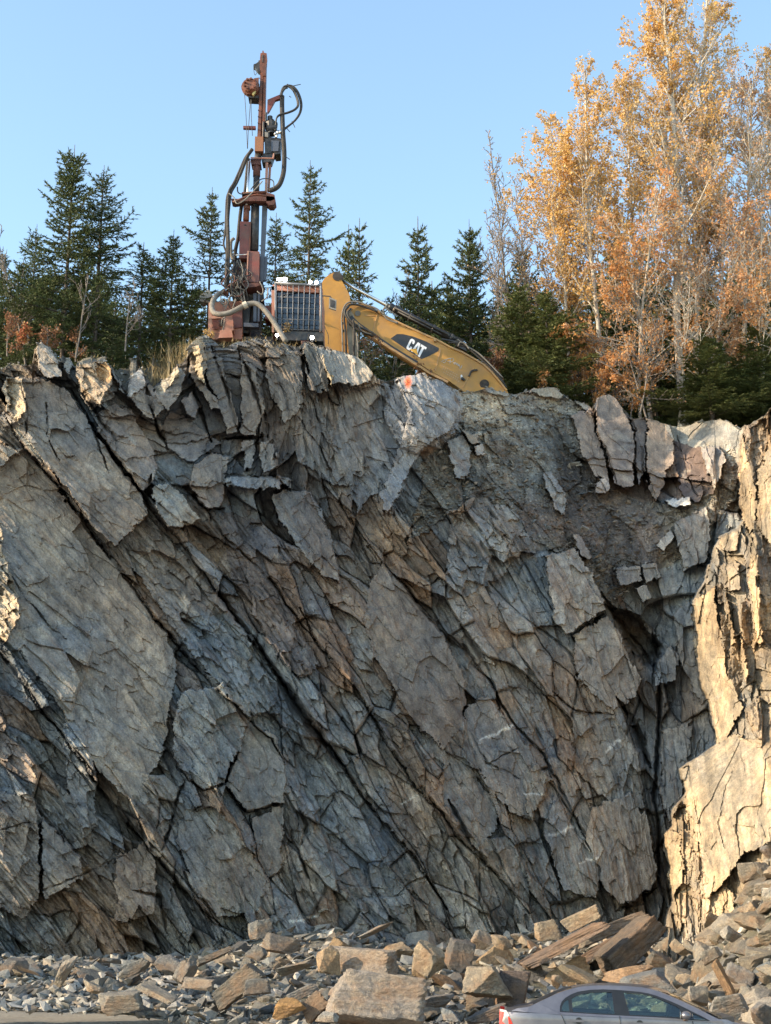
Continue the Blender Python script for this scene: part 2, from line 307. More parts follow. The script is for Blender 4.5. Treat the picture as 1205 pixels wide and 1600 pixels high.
# traced slabs: polygon, offset towards camera, tilt across, tilt down, roughness, colour, amount of colour
SLABS = [
 ([(40,705),(75,745),(120,800),(165,862),(215,925),(258,988),(276,1048),(266,1100),(256,1180),(205,1252),(185,1240),(140,1180),(95,1108),(35,1020),(-10,985),(-70,900),(-70,700),(0,728)], 0.10, .10, .1, .22, (.21,.19,.165), .75),
 ([(-60,690),(38,702),(0,728),(-60,760)], .35, 0,.5,.3,(.19,.2,.2), .7),
 ([(24,590),(60,590),(100,606),(125,640),(150,680),(222,772),(232,800),(222,815),(182,852),(150,828),(100,758),(62,712),(30,672)], .50, .25, .1, .25, (.20,.17,.145), .75),
 ([(8,588),(38,590),(38,640),(30,662),(10,640),(2,610)], .75, -.5, .1, .3, (.36,.31,.24), .8),
 ([(186,850),(232,806),(262,836),(300,882),(345,938),(392,1000),(418,1058),(436,1112),(396,1120),(340,1068),(296,1018),(250,950),(215,895)], .05, .1, .1, .85, (.17,.185,.19), .6),
 ([(150,668),(172,640),(205,640),(228,680),(245,722),(240,752),(222,765),(190,722)], .55, .2,.2,.4,(.19,.155,.13), .7),
 ([(300,728),(330,705),(356,712),(350,770),(345,792),(322,790),(298,765)], .75, 0,.1,.45,(.20,.165,.135), .8),
 ([(238,762),(258,753),(285,772),(312,808),(292,822),(265,822),(246,795)], .65, .1,.3,.45,(.24,.235,.215), .7),
 ([(425,770),(482,765),(505,800),(520,850),(532,915),(505,900),(462,850),(430,805)], .42, .2,.2,.25,(.17,.175,.18), .75),
 ([(455,800),(482,770),(515,830),(532,915),(505,900),(480,860)], .40, .2,.2,.3,(.175,.14,.12), .7),
 ([(380,870),(420,900),(470,985),(500,1040),(470,1060),(430,1020),(395,960)], .25, .2,.2,.8,(.17,.14,.12), .7),
 ([(288,1082),(345,1068),(388,1098),(388,1150),(368,1184),(350,1222),(320,1234),(296,1216),(270,1182),(272,1120)], .75, .1,-.35,.5,(.20,.215,.22), .8),
 ([(388,1128),(432,1148),(446,1200),(444,1255),(386,1267),(352,1224),(371,1184)], .40, .15,-.2,.15,(.185,.185,.175), .8),
 ([(292,1268),(330,1258),(372,1300),(416,1370),(402,1424),(340,1434),(300,1384),(276,1310)], .25, .1,.1,.35,(.185,.195,.19), .6),
 ([(394,1276),(441,1260),(442,1360),(420,1372),(400,1342)], .12, .1,0,.2,(.185,.185,.175), .7),
 ([(66,1282),(100,1310),(126,1342),(130,1372),(68,1404)], .35, .1,.2,.35,(.19,.17,.15), .7),
 ([(-60,1225),(56,1245),(62,1292),(60,1402),(34,1432),(-60,1400)], .30, .1,.1,.5,(.24,.185,.135), .7),
 ([(600,878),(690,988),(727,1058),(722,1132),(692,1172),(642,1122),(600,1052),(568,978),(575,910)], .28, .15,0,.22,(.15,.135,.125), .8),
 ([(728,1098),(762,1088),(802,1140),(862,1216),(832,1282),(800,1272),(762,1222),(722,1172)], .32, .1,.1,.3,(.20,.21,.21), .8),
 ([(858,1212),(832,1284),(822,1270),(815,1215),(842,1195)], .5, .6,.2,.4,(.26,.22,.165), .7),
 ([(692,1182),(722,1180),(782,1262),(772,1302),(742,1330),(690,1250)], .2, .1,.1,.3,(.18,.185,.18), .7),
 ([(848,868),(902,858),(928,900),(946,952),(892,990),(868,968)], .95, .25,-.4,.4,(.27,.265,.255), .8),
 ([(898,992),(948,962),(975,1000),(1002,1060),(992,1092),(958,1112),(900,1062)], .50, .2,0,.35,(.26,.26,.25), .8),
 ([(895,1112),(960,1120),(1000,1180),(1010,1260),(960,1260),(900,1200)], .25, .1,.1,.6,(.2,.2,.19), .6),
 ([(925,1262),(985,1240),(1018,1290),(1026,1382),(970,1416),(940,1384),(912,1320)], .55, .1,-.1,.35,(.25,.245,.23), .7),
 ([(868,1248),(938,1352),(932,1402),(880,1392),(850,1300)], .35, .1,.1,.35,(.22,.225,.22), .7),
 ([(600,600),(640,586),(672,582),(702,602),(719,640),(702,672),(662,700),(640,735),(604,806),(586,760),(580,680)], .85, .35,.2,.3,(.245,.25,.26), .85),
 ([(497,540),(548,550),(582,574),(577,596),(550,604),(520,600),(508,572)], .9, .1,.9,.3,(.34,.31,.27), .9),
 ([(474,536),(500,543),(508,575),(516,612),(484,612)], .75, .3,.1,.3,(.13,.13,.12), .8),
 ([(584,600),(620,596),(640,650),(600,760),(560,800),(520,700),(530,615)], .35, .15,.1,.5,(.19,.2,.21), .7),
 ([(850,740),(862,735),(888,780),(882,808),(868,795)], .5, .2,.1,.4,(.26,.26,.26), .8),
 ([(700,690),(722,680),(738,710),(728,750),(712,745)], .5, 0,.3,.3,(.24,.25,.26), .8),
 ([(720,672),(752,684),(752,694),(735,694)], .75, 0,.7,.3,(.33,.28,.22), .8),
 ([(740,698),(760,694),(760,708),(744,710)], .7, 0,.5,.2,(.42,.4,.38), .8),
 ([(697,878),(712,800),(745,795),(790,790),(810,800),(832,850),(836,865),(800,860),(790,900),(730,930),(700,920)], .45, .1,.2,1.3,(.22,.225,.23), .7),
 ([(1045,1010),(1062,1020),(1060,1060),(1025,1070),(1020,1040)], .4, .1,.3,.4,(.22,.23,.23), .6),
 ([(1050,960),(1085,940),(1095,1020),(1120,1110),(1130,1140),(1090,1090),(1060,1020)], .3, .1,.1,.4,(.2,.2,.19), .7),
 ([(1035,1140),(1080,1130),(1075,1220),(1045,1290),(1032,1230)], .5, .1,.1,.4,(.2,.195,.185), .7),
 ([(430,640),(470,600),(530,680),(560,760),(520,760),(470,720)], .3, .2,.1,.6,(.18,.18,.175), .7),
 ([(120,590),(160,575),(188,600),(180,625),(140,640),(122,615)], .5, -.2,.3,.5,(.3,.24,.18), .7),
 ([(180,1340),(235,1310),(248,1380),(240,1430),(180,1440)], .4, .1,.2,.4,(.22,.17,.13), .7),
 ([(100,1130),(118,1120),(150,1200),(150,1290),(130,1310),(105,1230)], .2, .1,.1,.7,(.165,.18,.19), .6),
 # blocks along the rim
 ([(54,541),(64,536),(80,547),(93,573),(98,589),(72,589),(60,573)], .75, .3,.3,.3,(.34,.31,.28), .9),
 ([(98,557),(110,560),(109,584),(102,578)], .55, .2,.2,.3,(.33,.31,.28), .9),
 ([(117,573),(133,566),(165,563),(173,581),(175,602),(165,615),(159,637),(143,632),(125,610)], 1.2, .6,-.3,.55,(.37,.28,.19), .9),
 ([(173,573),(199,615),(186,608)], .9, .2,.2,.2,(.25,.24,.22), .9),
 ([(203,586),(220,573),(227,597),(223,608),(212,621),(200,617)], 1.1, .5,.6,.3,(.44,.42,.40), .9),
 ([(202,618),(234,597),(255,637),(239,658),(226,653)], 1.0, .4,-.2,.3,(.22,.20,.18), .9),
 ([(239,604),(265,589),(276,570),(292,586),(279,621),(260,642),(247,626)], 1.2, .5,-.2,.3,(.27,.24,.21), .9),
 ([(281,626),(300,610),(313,631),(305,653),(292,650)], 1.0, .2,-.2,.3,(.2,.17,.15), .9),
 ([(291,556),(297,538),(318,520),(325,560),(318,600),(304,588)], 1.1, -.2,.1,.5,(.33,.26,.18), .9),
 ([(294,560),(311,540),(319,600),(344,634),(329,639),(299,585)], .9, .2,.1,.35,(.24,.2,.16), .9),
 ([(319,545),(349,560),(354,600),(369,649),(373,674),(354,674),(344,639),(326,600)], .8, .3,.1,.35,(.16,.145,.13), .9),
 ([(378,550),(398,580),(413,640),(398,680),(378,680),(376,640)], .75, .3,.1,.35,(.15,.135,.12), .9),
 ([(413,530),(448,550),(473,550),(473,630),(448,664),(423,620)], .6, .2,.1,.5,(.135,.13,.125), .9),
 ([(149,644),(184,634),(219,654),(179,689),(169,694)], .5, .2,.5,.4,(.17,.15,.14), .8),
 ([(264,640),(300,660),(345,690),(300,720),(262,700),(250,665)], .3, .2,.3,.7,(.19,.165,.15), .7),
 ([(350,748),(395,742),(452,748),(455,760),(400,764),(352,760)], .8, 0,1.6,.8,(.25,.245,.24), .8),
 ([(378,690),(395,688),(396,730),(380,735)], .6, .2,.2,.3,(.22,.21,.2), .8),
 ([(400,700),(425,690),(432,725),(412,738)], .75, .2,.2,.5,(.27,.27,.26), .8),
 ([(-60,800),(0,812),(8,870),(24,925),(34,960),(24,975),(10,1000),(-60,990)], .05, 2.6,.2,1.1,(.33,.28,.21), 1.2),  # this and the next facets face the sun, sunlight also in their colour
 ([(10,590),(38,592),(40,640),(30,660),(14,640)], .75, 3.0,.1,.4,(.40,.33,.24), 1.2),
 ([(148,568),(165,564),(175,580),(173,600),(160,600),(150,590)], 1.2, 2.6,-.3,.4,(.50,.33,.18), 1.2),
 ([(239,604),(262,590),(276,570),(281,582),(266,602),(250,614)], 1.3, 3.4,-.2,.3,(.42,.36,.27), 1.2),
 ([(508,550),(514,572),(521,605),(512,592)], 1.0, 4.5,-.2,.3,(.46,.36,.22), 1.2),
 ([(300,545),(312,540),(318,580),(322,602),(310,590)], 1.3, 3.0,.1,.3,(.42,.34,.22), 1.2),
 # columns right of the chute
 ([(895,652),(925,640),(946,727),(954,760),(928,740),(909,716)], .45, .1,.1,.3,(.185,.155,.135), .95),
 ([(925,627),(954,614),(973,629),(986,666),(995,760),(973,763),(962,760),(944,706)], .85, .1,.1,.22,(.235,.195,.17), 1.0),
 ([(986,652),(1008,650),(1009,733),(1000,762),(993,706)], .5, .1,.1,.4,(.13,.11,.10), .9),
 ([(1008,650),(1031,645),(1053,688),(1053,724),(1043,735),(1027,784),(1013,767)], .75, .1,.1,.22,(.255,.20,.155), 1.0),
 ([(1052,690),(1095,701),(1114,771),(1090,785),(1067,772),(1058,749)], .05, .2,.1,.8,(.10,.075,.07), 1.1),
 ([(1095,698),(1127,698),(1133,718),(1114,768),(1105,738)], .55, .1,.2,.3,(.24,.235,.235), 1.0),
 ([(1038,787),(1076,773),(1080,786),(1060,796)], .7, 0,1.2,.15,(.40,.40,.39), 1.2),
 ([(1055,818),(1105,790),(1108,840),(1100,880),(1066,894)], .45, .1,.2,.4,(.20,.19,.175), .9),
 ([(1024,851),(1052,828),(1056,839),(1036,861)], .7, 0,.8,.2,(.30,.29,.27), 1.0),
 ([(1004,879),(1027,875),(1035,901),(1012,909)], .5, .1,.2,.15,(.23,.235,.235), 1.0),
 ([(993,916),(1014,912),(1021,933),(1004,941)], .5, .1,.2,.15,(.22,.225,.225), 1.0),
 ([(962,889),(1000,883),(1006,906),(972,912)], .45, .1,.2,.2,(.21,.2,.19), 1.0),
 ([(929,754),(946,748),(956,765),(946,774),(931,771)], .6, .1,.2,.2,(.29,.26,.24), 1.0),
 ([(893,838),(905,842),(926,868),(920,872),(905,860)], .5, .1,.2,.2,(.25,.235,.22), 1.0),
 # the lit wing: sunlit and shaded planes, light and shade also in their colours
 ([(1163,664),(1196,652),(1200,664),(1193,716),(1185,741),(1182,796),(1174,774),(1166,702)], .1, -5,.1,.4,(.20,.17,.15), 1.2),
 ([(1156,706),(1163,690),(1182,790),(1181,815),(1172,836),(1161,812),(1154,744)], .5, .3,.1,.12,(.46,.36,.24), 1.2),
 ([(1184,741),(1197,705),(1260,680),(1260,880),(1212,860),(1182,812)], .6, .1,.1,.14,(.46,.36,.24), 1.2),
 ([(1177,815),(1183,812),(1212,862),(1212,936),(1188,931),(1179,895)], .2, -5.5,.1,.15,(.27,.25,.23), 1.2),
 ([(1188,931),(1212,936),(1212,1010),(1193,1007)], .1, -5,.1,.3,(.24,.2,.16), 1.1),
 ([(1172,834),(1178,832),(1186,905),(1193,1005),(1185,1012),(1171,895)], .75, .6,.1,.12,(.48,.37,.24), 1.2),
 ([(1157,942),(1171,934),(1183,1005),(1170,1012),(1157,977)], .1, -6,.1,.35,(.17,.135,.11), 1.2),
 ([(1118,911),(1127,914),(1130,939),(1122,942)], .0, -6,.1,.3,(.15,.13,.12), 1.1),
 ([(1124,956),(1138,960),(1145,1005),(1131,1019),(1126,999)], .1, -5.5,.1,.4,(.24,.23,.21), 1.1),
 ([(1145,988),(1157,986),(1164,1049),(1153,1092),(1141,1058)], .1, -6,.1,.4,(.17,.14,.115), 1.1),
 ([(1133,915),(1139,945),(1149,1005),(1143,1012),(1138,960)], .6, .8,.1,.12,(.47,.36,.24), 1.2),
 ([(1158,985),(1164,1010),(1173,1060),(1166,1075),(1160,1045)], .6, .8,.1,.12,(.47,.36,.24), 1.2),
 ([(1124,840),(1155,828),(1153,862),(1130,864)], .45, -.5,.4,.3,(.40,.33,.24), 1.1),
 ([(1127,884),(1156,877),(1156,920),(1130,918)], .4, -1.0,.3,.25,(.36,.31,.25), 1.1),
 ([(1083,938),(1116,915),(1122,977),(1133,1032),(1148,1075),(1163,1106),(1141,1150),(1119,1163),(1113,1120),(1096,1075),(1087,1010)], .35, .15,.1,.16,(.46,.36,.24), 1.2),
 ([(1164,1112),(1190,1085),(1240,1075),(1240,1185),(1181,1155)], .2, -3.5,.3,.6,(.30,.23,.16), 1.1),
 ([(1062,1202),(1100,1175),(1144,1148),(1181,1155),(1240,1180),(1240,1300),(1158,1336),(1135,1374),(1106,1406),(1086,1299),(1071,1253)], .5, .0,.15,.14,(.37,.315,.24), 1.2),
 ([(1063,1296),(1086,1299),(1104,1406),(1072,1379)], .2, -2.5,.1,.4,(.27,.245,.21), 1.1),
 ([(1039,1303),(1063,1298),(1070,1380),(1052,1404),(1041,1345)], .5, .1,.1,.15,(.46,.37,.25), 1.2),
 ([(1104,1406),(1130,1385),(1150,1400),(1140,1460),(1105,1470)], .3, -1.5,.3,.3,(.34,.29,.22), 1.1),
]
FR = 0.5+0.5*fbm(U/60, V/60, 91, 3)
ROUGH *= 0.75+0.5*FR
HOLD = np.zeros_like(U)
HARD = np.zeros_like(U); EDGEC = HARD
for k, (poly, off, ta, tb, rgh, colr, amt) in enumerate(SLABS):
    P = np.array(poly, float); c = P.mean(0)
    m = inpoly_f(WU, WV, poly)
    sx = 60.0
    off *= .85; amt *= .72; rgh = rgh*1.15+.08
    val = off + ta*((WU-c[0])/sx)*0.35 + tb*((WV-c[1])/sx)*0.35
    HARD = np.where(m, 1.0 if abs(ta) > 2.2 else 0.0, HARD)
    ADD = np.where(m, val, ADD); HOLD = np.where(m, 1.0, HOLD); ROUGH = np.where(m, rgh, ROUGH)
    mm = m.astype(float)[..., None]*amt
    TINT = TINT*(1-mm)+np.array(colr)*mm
# the soil chute
CHUTE = [(722,616),(800,612),(880,622),(925,655),(905,700),(950,760),(1010,790),(1060,790),(1110,730),(1150,690),(1160,760),(1085,850),(1035,890),(980,905),(965,960),(930,905),(880,870),(835,850),(790,785),(735,780),(700,800),(640,850),(655,740),(705,670)]
mc = inpoly(U+14*fbm(U/30, V/30, 95, 4), V+14*fbm(U/30, V/30, 96, 4), CHUTE) & (HOLD < 0.5)
chd, _ = polydist(U, V, CHUTE+[CHUTE[0]])
kch = np.where(mc, sm(chd, 0, 22), 0)
CH2 = [(700,540)]+[(p if p[1] > 640 else (p[0], 540)) for p in CHUTE[4:]]+[(690,640)]
chd2, _ = polydist(U, V, [(700,500),(655,740),(640,850),(735,800),(850,880),(965,960),(1035,890),(1110,800),(1180,680),(1185,500)])
ADD = ADD - 2.3*np.where(inpoly(U, V, [(700,500),(655,740),(640,850),(735,800),(850,880),(965,960),(1035,890),(1110,800),(1180,680),(1185,500)]), sm(chd2, 0, 110), 0)*sm(1-(V-600)/330, 0, 1)*np.where(U < 900, sm(U, 690, 900), 1.0)
ROUGH = np.where(mc, ROUGH*0.5+0.12, ROUGH)
soilc = np.array([.165,.16,.15])*(1+0.5*fbm(U/40, V/40, 97, 4))[..., None]
soilc = soilc*np.where((V < 680)[..., None], 1.25, 1.0)*np.array([1, 1, .96])
purp = sm(fbm(U/90, V/90, 98, 3)+np.exp(-((U-930)/90)**2-((V-800)/90)**2)*0.9, 0.1, .5)[..., None]
soilc = soilc*(1-0.7*purp)+np.array([.12,.1,.09])*0.7*purp
TINT = np.where(mc[..., None], soilc, TINT)
# gravel caps on the rim
for g in ([(716,616),(745,610),(800,616),(860,604),(885,618),(925,634),(900,650),(840,640),(760,660),(720,660)],
          [(1036,672),(1060,655),(1150,650),(1160,672),(1154,720),(1140,730),(1127,698),(1095,701),(1052,690)]):
    mg = inpoly(WU, WV, g); TINT = np.where(mg[..., None], np.array([.27,.26,.235]), TINT); ROUGH = np.where(mg, .2, ROUGH); HOLD = np.where(mg, .7, HOLD)
SOILM = mc
# detail relief
amp = ROUGH
crk = lambda bd, w: np.clip(1-bd/w, 0, 1)
BIG = dL + dM*1.05 - 0.16*crk(bL, .03)*(cL > .3) - 0.09*crk(bM, .045)*(cM > .35)
SLAB = ADD + 0.10*dL + 0.75*dM*np.clip(amp, 0.12, .8)
ROOF = BIG*0.8 + np.where(SOILM | (HOLD < .5), ADD, 0.0) - 0.12
REL = np.where(HARD > .5, SLAB, np.where(HOLD > .5, np.maximum(SLAB, np.minimum(ROOF, SLAB+.3)), BIG*(1-.55*SOILM)+ADD))
REL = REL + amp*(dS*0.85 + dT*0.8) + amp*0.09*(np.abs(sh-0.5)*2-.5) + amp*0.05*(sh2-0.5)
REL = REL + 0.05*fbm(U/30, V/30, 101, 5)*(0.4+amp) - amp*0.03*crk(bS, .07)*(cS > .5)
ADD = ADD*0
st2 = cells((U+.4*V)/15, V/9.5, 105)
REL = REL + np.where(SOILM, .22*np.clip(.45-st2[0], 0, 1)*(hash2(st2[2], st2[3], 3) > .6)+.12*fbm(U/18, V/24, 107, 5), 0)
stones = cells(U/4.2, V/3.4, 103)
REL = REL + np.where(SOILM, 0.12*(0.5-stones[0])*(hash2(stones[2], stones[3], 9) > .55), 0)
TINT = TINT*np.where(SOILM & (hash2(stones[2], stones[3], 9) > .75) & (stones[0] < .4), 1.6, 1.0)[..., None]
# traced cracks: polyline, half width px, depth m, tint darkened along them
CRACKS = [
 ([(8,645),(20,672),(40,700),(75,742),(107,779),(134,819),(164,856),(189,893),(219,933),(259,986),(299,1035),(349,1084),(393,1129),(423,1154),(446,1192)], 5, .8),
 ([(112,607),(144,664),(179,714),(219,764),(232,786),(249,809),(279,844),(299,868),(339,923),(388,988),(428,1045),(463,1099),(498,1144),(533,1194),(565,1239),(600,1284),(634,1323),(669,1373),(700,1420)], 7, 1.1),
 ([(430,1050),(463,1105),(500,1150),(540,1200)], 13, 1.0),
 ([(-40,980),(0,1020),(30,1055),(65,1109),(100,1149),(129,1189),(154,1229),(189,1274),(224,1314),(259,1353),(284,1388),(319,1423),(349,1450)], 7, .9),
 ([(18,900),(40,935),(62,960),(80,985),(105,1000)], 2.2, .3),
 ([(55,1254),(75,1284),(105,1314),(134,1350)], 4, .7),
 ([(289,1219),(274,1259),(264,1299),(249,1330)], 5, .8),
 ([(270,1182),(294,1219),(319,1236),(352,1224),(370,1178)], 3.5, .5),
 ([(352,1226),(383,1268),(443,1256)], 3, .45),
 ([(388,1272),(402,1345),(420,1374),(443,1362)], 2.5, .35),
 ([(413,640),(418,684),(349,684)], 6, .8),
 ([(140,660),(152,690),(170,740)], 3, .4),
 ([(235,740),(228,790),(246,800)], 6, .8),
 ([(319,790),(349,839),(383,869),(428,913),(448,948),(488,993)], 5, .7),
 ([(300,770),(322,796),(350,796)], 5, .8),
 ([(350,740),(385,745),(430,745),(450,770)], 4, .5),
 ([(455,640),(500,700),(530,780),(560,840),(580,880),(600,881)], 3, .4),
 ([(600,881),(635,921),(665,962),(700,997),(731,1032),(766,1062),(779,1094),(809,1139),(849,1179),(880,1240),(925,1330)], 4.5, .6),
 ([(700,997),(725,1010),(745,1040)], 10, .6),
 ([(470,950),(500,1010),(560,1080),(600,1150),(649,1229),(689,1269),(719,1309),(759,1348),(799,1388),(829,1428)], 5, .7),
 ([(700,1250),(740,1320),(770,1360)], 9, .7),
 ([(892,994),(946,958)], 3, .5),
 ([(940,925),(965,965),(1000,1010),(1030,1060)], 4, .8),
 ([(862,1080),(900,1110),(960,1118)], 3, .4),
 ([(963,1090),(985,1120),(1003,1160),(1015,1200)], 10, 1.3),
 ([(1035,1050),(1030,1110),(1028,1159),(1023,1249),(1031,1299),(1029,1373),(1038,1410)], 6, 1.2),
 ([(960,1424),(985,1415),(1005,1402),(1030,1386)], 5, .8),
 ([(1057,680),(1075,740),(1090,775)], 3, .3),
 ([(985,650),(1003,700),(1010,780)], 3, .3),
 ([(922,640),(945,700),(965,758)], 3, .3),
 ([(30,590),(42,640),(40,680)], 3, .5),
 ([(72,620),(76,680),(90,720)], 2, .35),
 ([(118,600),(160,660),(185,690)], 6, .5),
 ([(228,600),(240,650),(262,700)], 6, .7),
 ([(290,560),(305,620),(330,690)], 6, .7),
 ([(330,540),(350,600),(372,670)], 5, .6),
 ([(372,545),(395,600),(410,650)], 5, .6),
 ([(470,545),(485,620),(505,680)], 4, .5),
 ([(735,1140),(760,1190),(820,1220)], 1.8, .25),
 ([(762,1192),(790,1180),(812,1168)], 1.8, .25),
 ([(0,1296),(60,1282)], 2, .25), ([(60,1395),(130,1365),(200,1335)], 2.5, .3),
 ([(120,1400),(128,1440),(100,1480)], 5, .5),
 ([(205,1390),(250,1400),(262,1460)], 5, .5), ([(300,1400),(330,1440),(360,1470)], 3, .4),
 ([(440,1290),(470,1340),(500,1430)], 4, .5), ([(455,1230),(480,1290),(470,1320)], 6, .5),
 
 ([(1144,1160),(1152,1187),(1135,1227),(1121,1285),(1132,1328)], 1.8, .35),
]
CRACKTONE = np.zeros_like(U)
for k, (pl, w, dep) in enumerate(CRACKS):
    CU, CV_ = .45*WU+.55*U+2.5*fbm(U/40, V/40, 300+k, 3), .45*WV+.55*V
    d, t = polydist_f(CU, CV_, pl, 40)
    ww = 0.72*w*(0.40+0.9*vnoise(t*9, t*0+k, 310+k))*np.clip(np.minimum(t, 1-t)*8, .25, 1)
    prof = np.clip(1-d/ww, 0, 1)**0.8
    REL = REL - np.where(WING > .5, .3, .6)*dep*prof*np.where(hash2(ciS, cjS, 500+k) > .34, 1.0, .35)*np.where(cM > .3, 1, .6)
    if w >= 5 and len(pl) > 7:
        q = np.array(pl, float); o_ = np.argsort(q[:, 1]); cu = np.interp(WV, q[o_, 1], q[o_, 0])
        side = (WU > cu) & (WV > q[:, 1].min()) & (WV < q[:, 1].max())
        REL = REL + 0.38*np.where(side, np.exp(-(WU-cu)/70), 0)*np.clip(np.minimum(t, 1-t)*8, 0, 1)*(d < 900)
    CRACKTONE = np.maximum(CRACKTONE, np.clip(1-d/(ww*2.2), 0, 1)*min(1, dep))
lowW = sm(V, 1085, 1130)*(1-sm(V, 1270, 1300))
WUu = U-.14*(V-900)
def facet(su_, sv_, sd, off, tx, ty):
    c = cells(WUu/su_+.15*fbm(U/12, V/12, sd+5, 3), V/sv_, sd, .9); g = lambda q: hash2(c[2], c[3], sd+q)-.5
    return off*2*g(1)+tx*(2*g(2))*c[4]+ty*(2*g(3)-.2)*c[5]-.02*np.clip(1-c[1]/.05, 0, 1)
REL = REL - WING*(dL+dM)*.7*(1-HOLD)
REL = REL + WING*(1-.75*lowW)*((1-.8*HOLD)*facet(34, 170, 143, .16, .50, .3)+(1-.6*HOLD)*facet(14, 60, 147, .06, .16, .12))
WSH = vnoise(U/38, V/60, 151)
dk = np.clip(1-((WU-662)/62)**2-((WV-640)/70)**2, 0, 1)
REL = REL + .75*np.sqrt(dk)*sm(dk, 0, .15)
kt = (sm(dk, 0, .12)*.75)[..., None]; TINT = TINT*(1-kt)+np.array([.27,.27,.28])*kt
# deep pocket in the corner
POCK = [(950,946),(975,950),(1000,962),(1032,1012),(1030,1046),(1004,1044),(975,1000)]
d, _ = polydist_f(WU, WV, POCK+[POCK[0]], 20)
REL = REL - 1.5*np.where(inpoly(WU, WV, POCK), sm(d, 0, 9), 0)
# colour of blocks
hueA = (cM-0.5)[..., None]; hueB = (cL-0.5)[..., None]; hueC = (cS-0.5)[..., None]
TINT = TINT*(1+0.42*hueB*(1-HOLD[..., None])+0.5*hueA*(1-.6*HOLD[..., None])+0.35*hueC*np.clip(amp[..., None], 0, 1))
mrust = ((cM2 > .86) & (HOLD < .5) & ~SOILM)[..., None]*0.5
TINT = TINT*(1-mrust)+C_RUST*mrust
mblu = ((cM2 < .2) & (HOLD < .5) & ~SOILM)[..., None]*0.5
TINT = TINT*(1-mblu)+C_BLUE*1.15*mblu
TINT = TINT*(1-0.4*CRACKTONE[..., None]) + np.array([.08,.06,.05])*0.4*CRACKTONE[..., None]  # darkens the colour along the traced cracks
TINT = TINT*(1-0.4*np.clip(crk(bM, .1)*(1-HOLD), 0, 1)[..., None])
# sunlit tan of the right wing, its sunlight put into the rock colour
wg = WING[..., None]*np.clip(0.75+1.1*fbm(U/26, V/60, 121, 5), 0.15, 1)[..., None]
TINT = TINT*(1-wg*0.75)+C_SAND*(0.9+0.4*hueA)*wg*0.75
# quartz veins
VEINS = [([(750,1158),(802,1134)], 2.2), ([(625,1254),(652,1247)], 1.4), ([(860,1305),(900,1290)], 2.2), ([(905,1348),(935,1340)], 1.8), ([(945,1170),(970,1158)], 2), ([(850,1240),(815,1240)], 1.6), ([(455,1440),(520,1420)], 2)]
for pl, w in VEINS:
    d, t = polydist_f(WU, WV, pl, 10); m = np.clip(1.4-d/w, 0, 1)[..., None]
    TINT = TINT*(1-m)+np.array([.55,.54,.5])*m
# orange survey paint on the two rim rocks
dpx = np.hypot(U-638+2*fbm(U/4, V/4, 7), (V-597)*.6)
mp_ = np.clip(1.6-dpx/4.5, 0, 1)[..., None]*.95
TINT = TINT*(1-mp_)+np.array([.75,.13,.04])*mp_
w1 = fbm(U/75, V/110, 161, 5, .6)[..., None]; w2 = fbm(AC/16, BC/90, 163, 5, .65)[..., None]; w3 = fbm(U/9, V/9, 165, 4, .65)[..., None]
TINT = TINT*(1+.35*w1*np.array([1.2, .9, .5]))*(1+.45*w2*np.array([1.05, 1, .9]))*(1+.35*w3)
sr = .7*sm(fbm(AC/11, BC/75, 167, 5, .65)+.25*w1[..., 0], .22, .5)[..., None]*(1-WING[..., None])*.45
TINT = TINT*(1-sr)+np.array([.22,.145,.105])*sr
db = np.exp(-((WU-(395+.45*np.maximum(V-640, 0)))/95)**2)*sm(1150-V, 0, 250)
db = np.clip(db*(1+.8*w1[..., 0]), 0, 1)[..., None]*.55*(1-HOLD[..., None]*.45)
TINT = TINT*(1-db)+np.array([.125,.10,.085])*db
spl = sm(fbm(AC/20+9, BC/40, 169, 5, .65), .3, .55)[..., None]*.4
TINT = TINT*(1-spl)+np.array([.33,.32,.29])*spl
TINT = TINT*np.array([1.01, .99, .975])
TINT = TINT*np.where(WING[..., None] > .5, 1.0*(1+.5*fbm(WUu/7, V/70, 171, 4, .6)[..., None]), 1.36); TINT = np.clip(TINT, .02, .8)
# near the very rim ease the relief so that the top stays joined to the ground behind
YY = Y0 - (ADD + REL)
YY = YY + WING*0.0
P3 = at(U, V, YY)
base_y_rim = YY[0].copy()
idx = np.arange(NV*nu).reshape(NV, nu)
F = np.stack([idx[:-1, :-1], idx[1:, :-1], idx[1:, 1:], idx[:-1, 1:]], -1).reshape(-1, 4)
cliff_me = np_mesh('cliff', P3.reshape(-1, 3), F, False, TINT.reshape(-1, 3))
M_CLIFF = rock_mat('cliff_rock', True)
cliff = link('cliff', cliff_me, M_CLIFF)
tag(cliff, 'tall grey quarried rock face with slanting cracks and a sunlit wing on the right', 'cliff', None, 'structure')

